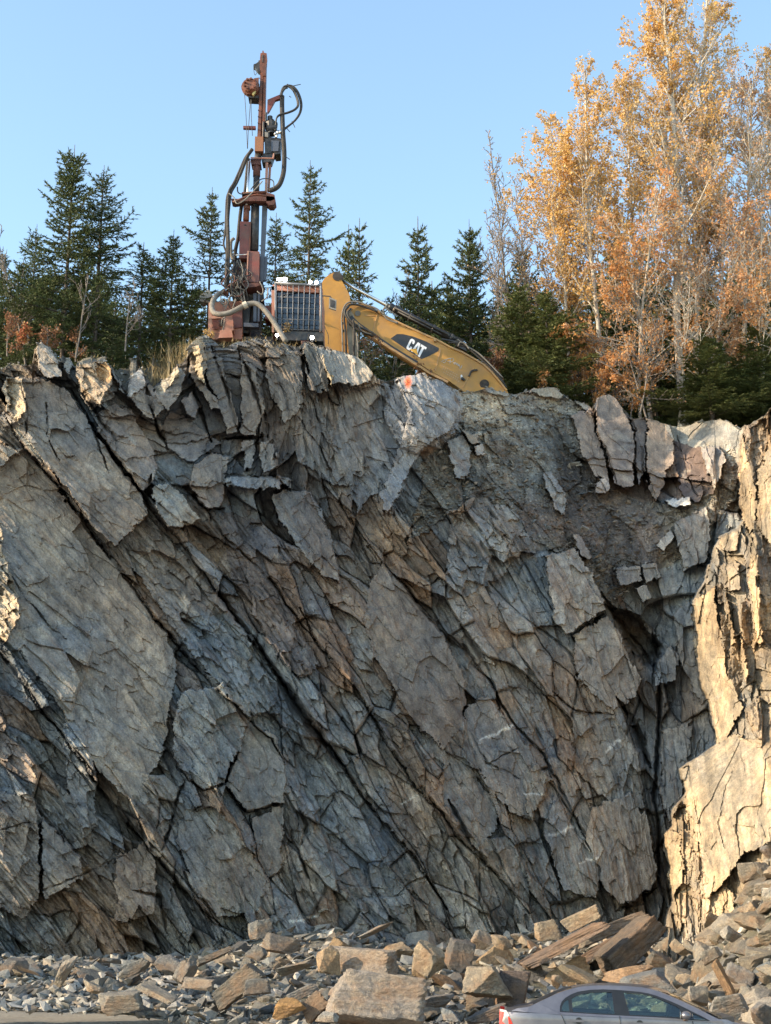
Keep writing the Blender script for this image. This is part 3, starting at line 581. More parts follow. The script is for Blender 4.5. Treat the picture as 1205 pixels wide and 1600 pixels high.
# ---- bench of ground behind the rim ----
NB = 46
sB = np.linspace(0, 1, NB)**2.2*90.0            # metres behind the rim
cols = slice(0, nu, 3)
rimP = P3[0, cols]; ub = US[cols]
G = np.repeat(rimP[None], NB, 0).copy()
G[:, :, 1] += sB[:, None]
G[:, :, 0] += (rimP[:, 0]/rimP[:, 1])[None]*sB[:, None]
drop = np.interp(sB, [0, 1.2, 4, 90], [0, .45, .9, 1.0])[:, None]
_BU = [-420, 0, 110, 290, 335, 480, 560, 610, 720, 860, 930, 1050, 1150, 1250, 1620]
_BV = [580, 568, 557, 545, 538, 533, 565, 596, 610, 612, 640, 662, 662, 645, 600]
def _zt(u):
    yr_ = 32.5+(np.minimum(u, 1040)+50)*.007+2.3
    return at(u, np.interp(u, _BU, _BV), yr_+2.0)[..., 2]-.05
zt = _zt(ub)
for k in range(NB):
    f = sm(np.array([sB[k]]), 0.15, 3.5)[0]
    G[k, :, 2] = np.where(ub > 1138, np.minimum(zt, rimP[:, 2]+.30*sB[k]), rimP[:, 2]*(1-f)+zt*f) + (0.10*fbm(ub/9, ub*0+k*1.7, 15, 4) if k else 0)
idb = np.arange(NB*len(ub)).reshape(NB, len(ub))
Fb = np.stack([idb[:-1, :-1], idb[:-1, 1:], idb[1:, 1:], idb[1:, :-1]], -1).reshape(-1, 4)
m, nt, b = mat_new('bench_soil'); tc = nt.nodes.new('ShaderNodeTexCoord')
n1 = noise_n(nt, 14, 8, .7, tc.outputs['Object']); n2 = noise_n(nt, .8, 5, .6, tc.outputs['Object'])
c1 = ramp(nt, n1.outputs[0], [(.3, (.10,.09,.075)), (.55, (.22,.205,.18)), (.75, (.36,.34,.3))])
c2 = ramp(nt, n2.outputs[0], [(.4, (.7,.72,.6)), (.65, (1.05,1,.95))])
nt.links.new(mixc(nt, 1, c1.outputs[0], c2.outputs[0], 'MULTIPLY'), b.inputs['Base Color']); b.inputs['Roughness'].default_value = .95
bp = nd(nt, 'ShaderNodeBump', Strength=1.0, Distance=.08); nt.links.new(n1.outputs[0], bp.inputs['Height']); nt.links.new(bp.outputs[0], b.inputs['Normal'])
M_BENCH = m
bench = link('hilltop_ground', np_mesh('hilltop_ground', G.reshape(-1, 3), Fb, False), M_BENCH)
tag(bench, 'gravelly ground on top of the rock face under the trees', 'ground', None, 'structure')
def bench_z(u): return float(_zt(np.array([float(u)]))[0])

# ---- quarry floor ----
def floor_z(x, y): return 0.0 + 0.36*min(max((y-22)/9.0, 0), 1)
gx = np.concatenate([np.linspace(-400, -25, 16), np.linspace(-24, 24, 170), np.linspace(25, 400, 16)])
gy = np.concatenate([np.linspace(-300, 8, 12), np.linspace(9, 45, 150), np.linspace(50, 600, 20)])
GX, GY = np.meshgrid(gx, gy)
GZ = 0.36*np.clip((GY-22)/9.0, 0, 1)+0.03*fbm(GX/1.2, GY/1.2, 5, 4)
idg = np.arange(GX.size).reshape(GX.shape)
Fg = np.stack([idg[:-1, :-1], idg[:-1, 1:], idg[1:, 1:], idg[1:, :-1]], -1).reshape(-1, 4)
m, nt, b = mat_new('quarry_gravel'); tc = nt.nodes.new('ShaderNodeTexCoord')
n1 = noise_n(nt, 9, 9, .75, tc.outputs['Object']); n2 = noise_n(nt, .5, 5, .6, tc.outputs['Object'])
c1 = ramp(nt, n1.outputs[0], [(.3, (.16,.15,.14)), (.5, (.27,.26,.25)), (.72, (.42,.41,.4))])
c2 = ramp(nt, n2.outputs[0], [(.4, (.85,.86,.88)), (.65, (1.1,1.06,1))])
nt.links.new(mixc(nt, 1, c1.outputs[0], c2.outputs[0], 'MULTIPLY'), b.inputs['Base Color']); b.inputs['Roughness'].default_value = .95
bp = nd(nt, 'ShaderNodeBump', Strength=.8, Distance=.05); nt.links.new(n1.outputs[0], bp.inputs['Height']); nt.links.new(bp.outputs[0], b.inputs['Normal'])
floor = link('ground', np_mesh('ground', np.stack([GX, GY, GZ], -1).reshape(-1, 3), Fg, True), m)
tag(floor, 'pale crushed stone floor of the quarry', 'ground', None, 'structure')
# ================= fallen rock =================
def ico(sub):
    bm = bmesh.new(); bmesh.ops.create_icosphere(bm, subdivisions=sub, radius=1.0)
    v = np.array([p.co[:] for p in bm.verts]); f = np.array([[q.index for q in p.verts] for p in bm.faces]); bm.free(); return v, f
ICO = {k: ico(k) for k in (1, 2, 3, 4, 5)}
def rock_shape(rng, sub, flat=0.6, npl=7, chips=0.02, sharp=1.0, boxy=False):
    "an angular block: a sphere cut by planes, sized to fill [-1, 1]; flat < 1 gives a slab"
    d, f = ICO[sub]
    n = rng.normal(size=(npl, 3)); n /= np.linalg.norm(n, axis=1)[:, None]
    base = np.array([[0, 0, 1], [0, 0, -1], [1, .1, 0.05], [-1, -.1, .05], [.1, 1, 0], [-.1, -1, .05]], float)
    base += rng.normal(size=base.shape)*(.10 if boxy else .30); base /= np.linalg.norm(base, axis=1)[:, None]
    N = np.vstack([base, n]); off = np.concatenate([rng.uniform(.58, .8, 6), rng.uniform(.62, .95, npl)])
    off[:2] *= rng.uniform(.8, 1.0)
    if boxy: off[:6] = .6; off[6:] = rng.uniform(.85, 1.0, npl)
    dn = d@N.T; r = np.where(dn > 1e-3, off[None]/np.maximum(dn, 1e-3), 9).min(1)
    p = d*r[:, None]
    if chips:
        s = rng.uniform(0, 100)
        q = p*3.1+s
        w = fbm(q[:, 0]+q[:, 2]*.7, q[:, 1]-q[:, 2]*.6, 3, 4, .6)
        lay = np.round((p[:, 2]*9+1.2*fbm(p[:, 0]*2+s, p[:, 1]*2, 9, 3)))%3/3.0-0.33
        side = 1-np.abs(p[:, 2]/np.abs(p[:, 2]).max())**3
        p = p*(1+chips*2.2*w+chips*.8*lay*side)[:, None]
    p /= np.abs(p).max(0)
    return p, f
def hull_shape(rng, n=11):
    "a sharp edged chip: the convex hull of a few points"
    bm = bmesh.new()
    for p in rng.uniform(-1, 1, (n, 3))*np.array([1, .8, .8]): bm.verts.new(p)
    r_ = bmesh.ops.convex_hull(bm, input=bm.verts)
    bmesh.ops.delete(bm, geom=[v for v in bm.verts if not v.link_faces], context='VERTS')
    bmesh.ops.triangulate(bm, faces=bm.faces); bm.verts.index_update()
    v = np.array([q.co[:] for q in bm.verts]); f = np.array([[q.index for q in p.verts] for p in bm.faces]); bm.free()
    return v, f
M_ROCK = rock_mat('boulder_rock', False, 0.0, .9, 1.6, True)
def rock_obj(name, u0, v0, u1, v1, Y, colr, seed, tilt=(0, 0, 0), flat=.6, depth=None, sub=4, label=None, group=None, yaw=None, chips=.02, boxy=False):
    "a rock that covers the given box of the view at depth Y"
    rng = np.random.default_rng(seed)
    c = A((u0+u1)/2, (v0+v1)/2, Y); s = ppm((v0+v1)/2, Y)
    w, h = (u1-u0)/s, (v1-v0)/s
    p, f = rock_shape(rng, sub, chips=chips, boxy=boxy)
    ay = tilt[1]; ca, sa = abs(math.cos(ay)), abs(math.sin(ay))
    # half sizes so that the tilted box fills w x h
    det = ca*ca-sa*sa
    if abs(det) > .3: hw = (w*ca-h*sa)/det/2; hh = (h*ca-w*sa)/det/2
    else: hw, hh = w/2, h/4
    hw = max(hw, .12*w); hh = max(hh, .12*h)
    dpt = depth if depth else (w*.5+h*.3)*0.8
    p = p*np.array([hw, dpt/2, hh])*1.06
    me = np_mesh(name, p, f); me.materials.append(M_ROCK)
    o = bpy.data.objects.new(name, me); COL.objects.link(o)
    o.location = c; o.rotation_euler = (tilt[0], tilt[1], tilt[2]); q_ = rng.uniform(.68, .9); o.color = (colr[0]*q_, colr[1]*q_*.98, colr[2]*q_*.97, 1)
    tag(o, label, 'rock', group)
    return o
# slope of debris at the foot
def foot_profile(u):
    "photo row of the top of the debris, against the cliff"
    return np.interp(u, [-200, 0, 120, 300, 420, 500, 620, 720, 830, 940, 1035, 1045, 1100, 1160, 1205, 1350], [1490, 1490, 1492, 1490, 1455, 1445, 1468, 1470, 1450, 1452, 1462, 1478, 1425, 1365, 1315, 1260])
su = np.arange(-200, 1350, 3.0); nsv = 90
SU = np.repeat(su[None], nsv, 0); ST = np.linspace(0, 1, nsv)[:, None]
topv = foot_profile(su)+8
front_v = np.interp(su, [-200, 0, 200, 300, 500, 1205, 1350], [1578, 1580, 1586, 1600, 1625, 1690, 1700])
SV = topv[None]*(1-ST)+front_v[None]*ST
Yc, _w, _e = base_depth(su, topv)
Yc = np.interp(su, [-200, 0, 1000, 1060, 1205, 1350], [31.6, 32.8, 39.2, 37.5, 33.5, 31.0])
Yf = np.interp(su, [-200, 0, 300, 500, 800, 1205, 1350], [27.2, 27.5, 27.3, 26.5, 25.6, 25.2, 25.2])
SY = Yc[None]*(1-ST**0.85)+Yf[None]*ST**0.85
SY = SY - 0.22*fbm(SU/40, SV/14, 401, 4)*(1-ST*.7)
def debris_Y(u, v):
    tv = foot_profile(u)+8; fv = np.interp(u, [-200, 0, 200, 300, 500, 1205, 1350], [1578, 1580, 1586, 1600, 1625, 1690, 1700])
    t = np.clip((v-tv)/(fv-tv), 0, 1)**.85
    return np.interp(u, [-200, 0, 1000, 1060, 1205, 1350], [31.6, 32.8, 39.2, 37.5, 33.5, 31.0])*(1-t)+np.interp(u, [-200, 0, 300, 500, 800, 1205, 1350], [27.2, 27.5, 27.3, 26.5, 25.6, 25.2, 25.2])*t
SP = at(SU, SV, SY)
ids = np.arange(SU.size).reshape(SU.shape)
Fs = np.stack([ids[:-1, :-1], ids[1:, :-1], ids[1:, 1:], ids[:-1, 1:]], -1).reshape(-1, 4)
scree = link('debris_slope', np_mesh('debris_slope', SP.reshape(-1, 3), Fs), M_BENCH)
tag(scree, 'slope of crushed stone and dust piled against the foot of the cliff', 'ground', None, 'structure')

# small stones nobody could count: one object
def scatter_stones(name, n, sampler, size, seed, mat, label, cat, flat=(.25, .7), dark=1.0):
    rng = np.random.default_rng(seed); protos = [hull_shape(rng) for _ in range(16)]
    Vs, Fs_, Cs = [], [], []; o = 0
    P, S = sampler(rng, n)
    for k in range(len(P)):
        p, f = protos[rng.integers(16)]
        s = size[0]*(size[1]/size[0])**(rng.random()**2.2)*S[k]
        q = p*np.array([rng.uniform(.7, 1.3), rng.uniform(.6, 1), rng.uniform(*flat)])*s/2
        a, b2 = rng.uniform(-.6, .6), rng.uniform(0, 6.28); e = rng.uniform(-.6, .6)
        Rm = np.array(Matrix.Rotation(b2, 3, 'Z')@Matrix.Rotation(a, 3, 'X')@Matrix.Rotation(e, 3, 'Y'))
        Vs.append(q@Rm.T+P[k]+np.array([0, 0, s*.12])); Fs_.append(f+o); o += len(q)
        c = [(.24,.235,.22), (.19,.2,.2), (.3,.285,.25), (.27,.22,.165), (.15,.15,.15), (.36,.34,.31)][rng.integers(6)]
        Cs.append(np.repeat([np.array(c)*dark*rng.uniform(.7, 1.25)], len(q), 0))
    me = np_mesh(name, np.vstack(Vs), np.vstack(Fs_), False, np.vstack(Cs)); ob = link(name, me, mat)
    tag(ob, label, cat, None, 'stuff'); return ob
M_STONE = rock_mat('loose_stone', True, 0, .5, 3.0)
def samp_foot(rng, n):
    u = rng.uniform(-150, 1300, n); fv = np.interp(u, [-200, 0, 200, 300, 500, 1205, 1350], [1578, 1580, 1586, 1600, 1625, 1690, 1700]); tv = foot_profile(u)+4
    v = tv+(fv-tv)*rng.random(n)
    return at(u, v, debris_Y(u, v)), np.interp(v, [1300, 1500, 1600], [1, 1, .85])
scatter_stones('rubble', 9500, samp_foot, (.08, .5), 5, M_STONE, 'loose broken stones covering the slope between the bigger rocks at the cliff foot', 'rubble')
def samp_floor(rng, n):
    x = rng.uniform(-9, 9, n); y = 23+5*rng.random(n)**.6
    return np.stack([x, y, 0.36*np.clip((y-22)/9.0, 0, 1)], -1), np.ones(n)
def samp_chute(rng, n):
    k = np.flatnonzero(SOILM[::3, ::3].ravel()); P_ = P3[::3, ::3].reshape(-1, 3)[k]; w_ = np.clip(1.2-(V[::3, ::3].ravel()[k]-600)/400, .2, 1); w_ /= w_.sum()
    i = rng.choice(len(k), n, p=w_); return P_[i]+np.array([0, -.04, -.02]), np.ones(n)
scatter_stones('rubble', 1500, samp_chute, (.04, .30), 12, M_STONE, 'broken stones lying on the soil chute below the gravel rim', 'rubble', (.16, .6), .85)
scatter_stones('gravel', 3500, samp_floor, (.02, .09), 6, M_STONE, 'fine grey gravel strewn over the quarry floor', 'gravel')
def samp_rim(rng, n):
    u = np.concatenate([rng.uniform(-40, 320, n//2), rng.uniform(715, 940, n//3), rng.uniform(1040, 1160, n-n//2-n//3)])
    k = np.clip(((u+420)/2045*1), 0, 1)
    i = np.clip(np.searchsorted(US[cols], u), 0, G.shape[1]-1); j = rng.integers(1, 17, n)
    return G[j, i], np.ones(n)
scatter_stones('gravel', 2600, samp_rim, (.05, .22), 8, M_STONE, 'grey crushed gravel heaped on the rim of the rock face', 'gravel')

# boulders traced from the picture: box, colour, tilt about the view axis (deg, + = right end lower), words
G1, G2, BR, TAN, PAL, RST, DK = (.235,.235,.225), (.185,.195,.2), (.26,.205,.155), (.36,.295,.215), (.40,.385,.36), (.40,.25,.14), (.13,.125,.12)
BOULDERS = [
 (497,1519,676,1606,(.40,.35,.30),3,26.3,'huge flat topped pale block with a streaked front, largest rock on the ground'),
 (494,1476,624,1530,(.37,.32,.27),4,28.6,'long low pinkish boulder lying just behind the huge flat topped block'),
 (493,1480,530,1526,(.42,.31,.2),0,28.2,'rounded tan lump at the left end of the long pinkish boulder'),
 (623,1460,712,1542,(.33,.275,.2),-24,29.4,'tan wedge shaped boulder with a slanting top right of the long pinkish boulder'),
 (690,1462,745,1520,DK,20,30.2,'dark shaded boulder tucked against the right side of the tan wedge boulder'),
 (713,1494,800,1575,(.35,.30,.23),-14,27.6,'squared tan boulder with a bright left face, beside the dark purple boulder'),
 (768,1512,834,1580,(.13,.105,.095),10,27.9,'dark purple brown boulder in the middle of the pile left of the car'),
 (732,1446,772,1488,(.29,.27,.24),30,32.5,'grey cube shaped rock leaning at the foot of the cliff'),
 (765,1452,804,1494,(.33,.27,.2),-32,31.8,'tan leaning rock just right of the grey cube shaped rock'),
 (830,1436,876,1472,(.37,.31,.235),-8,34.2,'tan block resting at the left end of the long slanted slabs'),
 (876,1412,942,1460,(.36,.30,.22),-26,35.0,'tan slanted slab at the very top of the slab heap'),
 (812,1444,946,1512,(.27,.2,.155),-27,32.6,'long rusty brown slab slanting up across the middle of the slab heap'),
 (900,1422,1010,1482,(.22,.195,.165),-22,35.6,'grey brown slab lying behind the long rusty slab'),
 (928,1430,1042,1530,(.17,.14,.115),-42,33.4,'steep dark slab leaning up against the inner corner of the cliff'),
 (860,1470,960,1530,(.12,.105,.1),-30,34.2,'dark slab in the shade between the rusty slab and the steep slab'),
 (870,1502,938,1548,(.33,.28,.2),24,28.6,'pale tan rock with a slanted top just above the rear window of the car'),
 (856,1518,884,1548,(.36,.28,.2),60,28.2,'narrow upright tan stone left of the pale rock above the car window'),
 (938,1498,1030,1545,(.37,.26,.17),-14,30.0,'orange brown boulder just behind the car roof'),
 (955,1508,1056,1560,(.22,.23,.235),-6,27.8,'blue grey boulder with a smooth dark face behind the car roof'),
 (1110,1500,1150,1560,(.36,.24,.14),62,28.2,'upright rusty orange stone beside the sloping grey slab right of the car roof'),
 (1128,1500,1185,1550,(.26,.255,.25),24,28.9,'sloping grey slab to the right of the rusty orange stone'),
 (1095,1545,1178,1600,(.36,.345,.31),-14,26.4,'big pale rock behind the windscreen of the car'),
 (1160,1550,1220,1612,(.25,.245,.24),30,26.0,'grey rock at the right edge just above the car bonnet'),
 (1045,1515,1080,1550,(.40,.34,.26),-50,28.0,'small bright tan stone standing over the car roof'),
 (1070,1538,1112,1575,(.38,.34,.28),10,27.2,'cream coloured rock just above the top of the windscreen'),
 (78,1488,120,1550,(.30,.275,.235),-72,28.8,'tall pointed grey rock with a lit left side near the left edge'),
 (120,1530,180,1562,(.33,.29,.23),18,28.2,'low tan rock right of the tall pointed rock'),
 (182,1492,240,1536,(.215,.215,.205),-28,29.6,'grey humped boulder with a sloping left side'),
 (236,1488,290,1530,(.235,.225,.21),14,29.9,'angular grey rock next to the humped boulder'),
 (268,1496,310,1545,(.25,.245,.235),-60,29.2,'pointed grey rock between the humped boulder and the thin slabs'),
 (300,1478,364,1512,(.20,.19,.17),-22,29.9,'thin brown grey slab with a lit upper edge'),
 (278,1526,342,1548,(.29,.255,.215),4,28.0,'flat low slab in front of the thin brown grey slab'),
 (328,1508,416,1572,(.165,.155,.135),-38,27.9,'dark tilted slab with a bright top edge in the left half'),
 (380,1530,424,1556,(.22,.22,.21),-4,27.4,'small grey flat rock lying against the dark tilted slab'),
 (208,1534,282,1568,(.33,.3,.25),20,27.4,'long pale slab lying on the gravel with a rusty edge'),
 (150,1545,226,1585,(.27,.255,.225),0,27.4,'crumbly grey mound of rock at the front of the gravel'),
 (382,1478,428,1502,(.2,.2,.19),0,30.6,'low dark grey boulder under the cliff near the seated grey block'),
 (384,1434,428,1470,(.215,.22,.215),-10,32.6,'smooth grey block sitting at the foot of the cliff'),
 (410,1458,478,1494,(.195,.175,.155),6,31.8,'round brown grey boulder just right of the smooth grey block'),
 (432,1492,500,1530,(.235,.225,.2),-20,29.4,'broken grey rock left of the tan rounded lump'),
 (440,1535,496,1572,(.26,.25,.23),-24,27.5,'greenish grey slab leaning towards the huge flat block'),
 (420,1558,480,1592,(.43,.26,.11),-8,26.4,'small orange boulder at the front left of the huge flat block'),
 (462,1545,520,1600,(.24,.185,.14),-36,26.6,'brown ribbed slab leaning on the left end of the huge flat block'),
 (490,1576,540,1605,(.3,.29,.27),10,25.8,'small pale rock at the very bottom left of the huge flat block'),
 (560,1440,615,1468,(.31,.30,.285),-24,33.0,'pale rough rock lying against the cliff above the pinkish boulder'),
 (676,1570,722,1602,(.27,.29,.295),20,25.9,'blue grey chip at the bottom right of the huge flat block'),
 (640,1545,720,1580,(.23,.225,.215),-8,27.6,'grey rock wedged behind the right end of the huge flat block'),
 (722,1566,792,1606,(.15,.145,.14),-20,26.3,'dark low rock touching the rear of the car'),
 (0,1490,52,1530,(.16,.155,.15),16,30.6,'stack of thin dark slate plates at the left edge'),
 (20,1508,66,1528,(.22,.19,.16),20,30.1,'thin brown slate plate in front of the dark plates at the left edge'),
 (1150,1405,1200,1450,(.40,.32,.23),-25,31.5,'large sunlit tan rock high on the right hand pile'),
 (1120,1440,1160,1478,(.36,.34,.3),-60,30.6,'pointed pale rock standing on the right hand pile'),
 (1165,1440,1225,1480,(.38,.31,.24),-30,30.2,'sunlit slab leaning at the right edge above the pointed pale rock'),
 (1090,1478,1130,1510,(.31,.3,.27),-24,30.0,'grey rock on the right hand pile below the pointed pale rock'),
 (1160,1480,1215,1510,(.29,.26,.21),8,29.4,'brownish rock at the right edge level with the top of the sloping grey slab'),
 (1040,1460,1078,1500,(.40,.33,.24),40,31.4,'tan rock at the foot of the sunlit wing of the cliff'),
 (1180,1310,1225,1350,(.27,.26,.25),12,32.4,'grey rock at the right edge at the top of the pile'),
 (1150,1340,1200,1385,(.3,.27,.22),-15,32.2,'squat rock below the grey rock at the top of the right pile'),
]
for k, (u0, v0, u1, v1, c, tl, Y, lab) in enumerate(BOULDERS):
    big = (u1-u0) > 60
    rock_obj('boulder' if big else 'rock', u0, v0, u1, v1, Y, c, 900+k*7, (R(RNG.uniform(-10, 10)), R(tl), R(RNG.uniform(-24, 24))), sub=5 if big else 4, label=lab, group='fallen rocks at the foot of the cliff', chips=.06 if k < 2 else .04, boxy=(k in (0, 1, 4, 6, 7) or 'slab' in lab))
# random rocks, copies of a few shapes
protos = []
for k in range(14):
    p, f = rock_shape(np.random.default_rng(300+k), 4, npl=6+k % 4, chips=.034)
    me = np_mesh('rock', p*np.array([.56, .42, (.34, .17, .24)[k % 3]]), f); me.materials.append(M_ROCK); protos.append(me)
pal = [(.25,.245,.235), (.2,.21,.21), (.31,.28,.23), (.24,.2,.16), (.36,.345,.32), (.165,.16,.155), (.29,.3,.29)]
rr = np.random.default_rng(77)
for k in range(215):
    if k < 150: u = rr.uniform(-20, 1230)
    else: u = rr.uniform(1030, 1230)
    tv = float(foot_profile(u)); v = tv+6+(1598-tv)*rr.random()**.9
    if u < 320 and v > 1560: v = 1500+50*rr.random()
    Y = float(debris_Y(u, v)); s = (.34+.62*rr.random()**1.5)*(1.15 if v > 1520 else 1)*(.62 if u < 430 else 1)
    o = bpy.data.objects.new('rock', protos[rr.integers(14)]); COL.objects.link(o)
    o.location = A(u, v, Y)+Vector((0, 0, s*.06)); o.scale = (s, s*rr.uniform(.7, 1.1), s*rr.uniform(.8, 1.3))
    o.rotation_euler = (rr.uniform(-.5, .5), rr.uniform(-.7, .7), rr.uniform(0, 6.28))
    c = pal[rr.integers(7)]; q = rr.uniform(.5, 1.0)
    if 480 < u < 1040 and rr.random() < .3: c = ((.33,.22,.14), (.30,.24,.17), (.38,.27,.16))[rr.integers(3)]
    if u > 1040: c = tuple(np.array(c)*.5+np.array((.36,.3,.22))*.5)
    o.color = (c[0]*q, c[1]*q, c[2]*q, 1)
    tag(o, 'small angular rock lying loose among the larger fallen rocks', 'rock', 'small loose rocks in the debris')
# ================= trees =================
def bark_mat(name, lo, hi, bands=False):
    m, nt, b = mat_new(name); tc = nt.nodes.new('ShaderNodeTexCoord')
    mp = nd(nt, 'ShaderNodeMapping'); mp.inputs['Scale'].default_value = (6, 6, 14 if bands else 1.5); nt.links.new(tc.outputs['Object'], mp.inputs['Vector'])
    n = noise_n(nt, 2.2, 7, .7, mp.outputs[0])
    r = ramp(nt, n.outputs[0], [(.36, lo), (.5, hi)] if bands else [(.3, lo), (.7, hi)])
    nt.links.new(r.outputs[0], b.inputs['Base Color']); b.inputs['Roughness'].default_value = .9; return m
def leaf_mat(name, cols, trans=.35, rough=.6):
    m, nt, b = mat_new(name); g = nt.nodes.new('ShaderNodeNewGeometry')
    r = ramp(nt, g.outputs['Random Per Island'], [(k/(len(cols)-1), c) for k, c in enumerate(cols)])
    oi = nt.nodes.new('ShaderNodeTexCoord'); n = noise_n(nt, .9, 4, .6, oi.outputs['Object'])
    s = ramp(nt, n.outputs[0], [(.35, (.72, .74, .72)), (.65, (1.2, 1.18, 1.1))])
    c = mixc(nt, 1, r.outputs[0], s.outputs[0], 'MULTIPLY'); nt.links.new(c, b.inputs['Base Color'])
    b.inputs['Roughness'].default_value = rough; b.inputs['Specular IOR Level'].default_value = .25
    if trans:
        o = [x for x in nt.nodes if x.type == 'OUTPUT_MATERIAL'][0]
        t = nt.nodes.new('ShaderNodeBsdfTranslucent'); nt.links.new(c, t.inputs[0])
        mx = nd(nt, 'ShaderNodeMixShader'); mx.inputs[0].default_value = trans
        nt.links.new(b.outputs[0], mx.inputs[1]); nt.links.new(t.outputs[0], mx.inputs[2]); nt.links.new(mx.outputs[0], o.inputs[0])
    return m
M_BARK_S = bark_mat('spruce_bark', (.06,.045,.035), (.15,.12,.1))
M_BARK_B = bark_mat('aspen_bark', (.12,.10,.09), (.50,.45,.38), True)
M_BARK_T = bark_mat('brown_bark', (.09,.075,.065), (.27,.23,.2))
M_NEED = leaf_mat('spruce_needles', [(.05,.07,.026), (.085,.11,.042), (.13,.15,.06)], .15)
M_NEED2 = leaf_mat('young_spruce_needles', [(.10,.125,.045), (.14,.165,.06), (.19,.205,.085)], .15)
M_GOLD = leaf_mat('golden_leaves', [(.62,.37,.11), (.74,.48,.16), (.56,.31,.10), (.78,.54,.26), (.66,.45,.29)], .45)
M_ORNG = leaf_mat('orange_leaves', [(.60,.27,.09), (.70,.36,.14), (.55,.26,.11), (.74,.46,.24), (.52,.34,.24)], .45)
M_PALE = leaf_mat('pale_peach_leaves', [(.62,.36,.2), (.66,.44,.28), (.55,.3,.18), (.7,.44,.22)], .45)
M_RED = leaf_mat('red_leaves', [(.36,.09,.05), (.45,.17,.08), (.48,.30,.12), (.28,.08,.05)], .4)
M_RUSTL = leaf_mat('rusty_undergrowth', [(.3,.12,.07), (.22,.1,.06), (.38,.2,.1), (.16,.09,.06)], .3)
def tubes(segs, sides=5):
    "segs (n,8): p0, p1, r0, r1"
    S = np.asarray(segs, float); p0, p1, r0, r1 = S[:, :3], S[:, 3:6], S[:, 6], S[:, 7]
    d = p1-p0; L = np.linalg.norm(d, axis=1)+1e-9; d /= L[:, None]
    up = np.where(np.abs(d[:, 2:3]) > .9, np.array([[1., 0, 0]]), np.array([[0, 0, 1.]]))
    a = np.cross(d, up); a /= np.linalg.norm(a, axis=1)[:, None]; b = np.cross(d, a)
    th = np.arange(sides)/sides*2*np.pi; cs, sn = np.cos(th), np.sin(th)
    ring = a[:, None]*cs[None, :, None]+b[:, None]*sn[None, :, None]
    V = np.concatenate([p0[:, None]+ring*r0[:, None, None], p1[:, None]+ring*r1[:, None, None]], 1)
    n = len(S); base = (np.arange(n)*2*sides)[:, None]; i = np.arange(sides)[None]; j = (i+1) % sides
    F = np.stack([base+i, base+j, base+sides+j, base+sides+i], -1).reshape(-1, 4)
    return V.reshape(-1, 3), F
def blades(P, D, L, W, rng):
    "flat needles or leaves from points P along unit-ish directions D"
    n = len(P); D = D/(np.linalg.norm(D, axis=1)[:, None]+1e-9)
    r = rng.normal(size=(n, 3)); s = np.cross(D, r); s /= np.linalg.norm(s, axis=1)[:, None]+1e-9
    L = np.asarray(L).reshape(-1, 1); W = np.asarray(W).reshape(-1, 1)
    return P, D*L, s*W
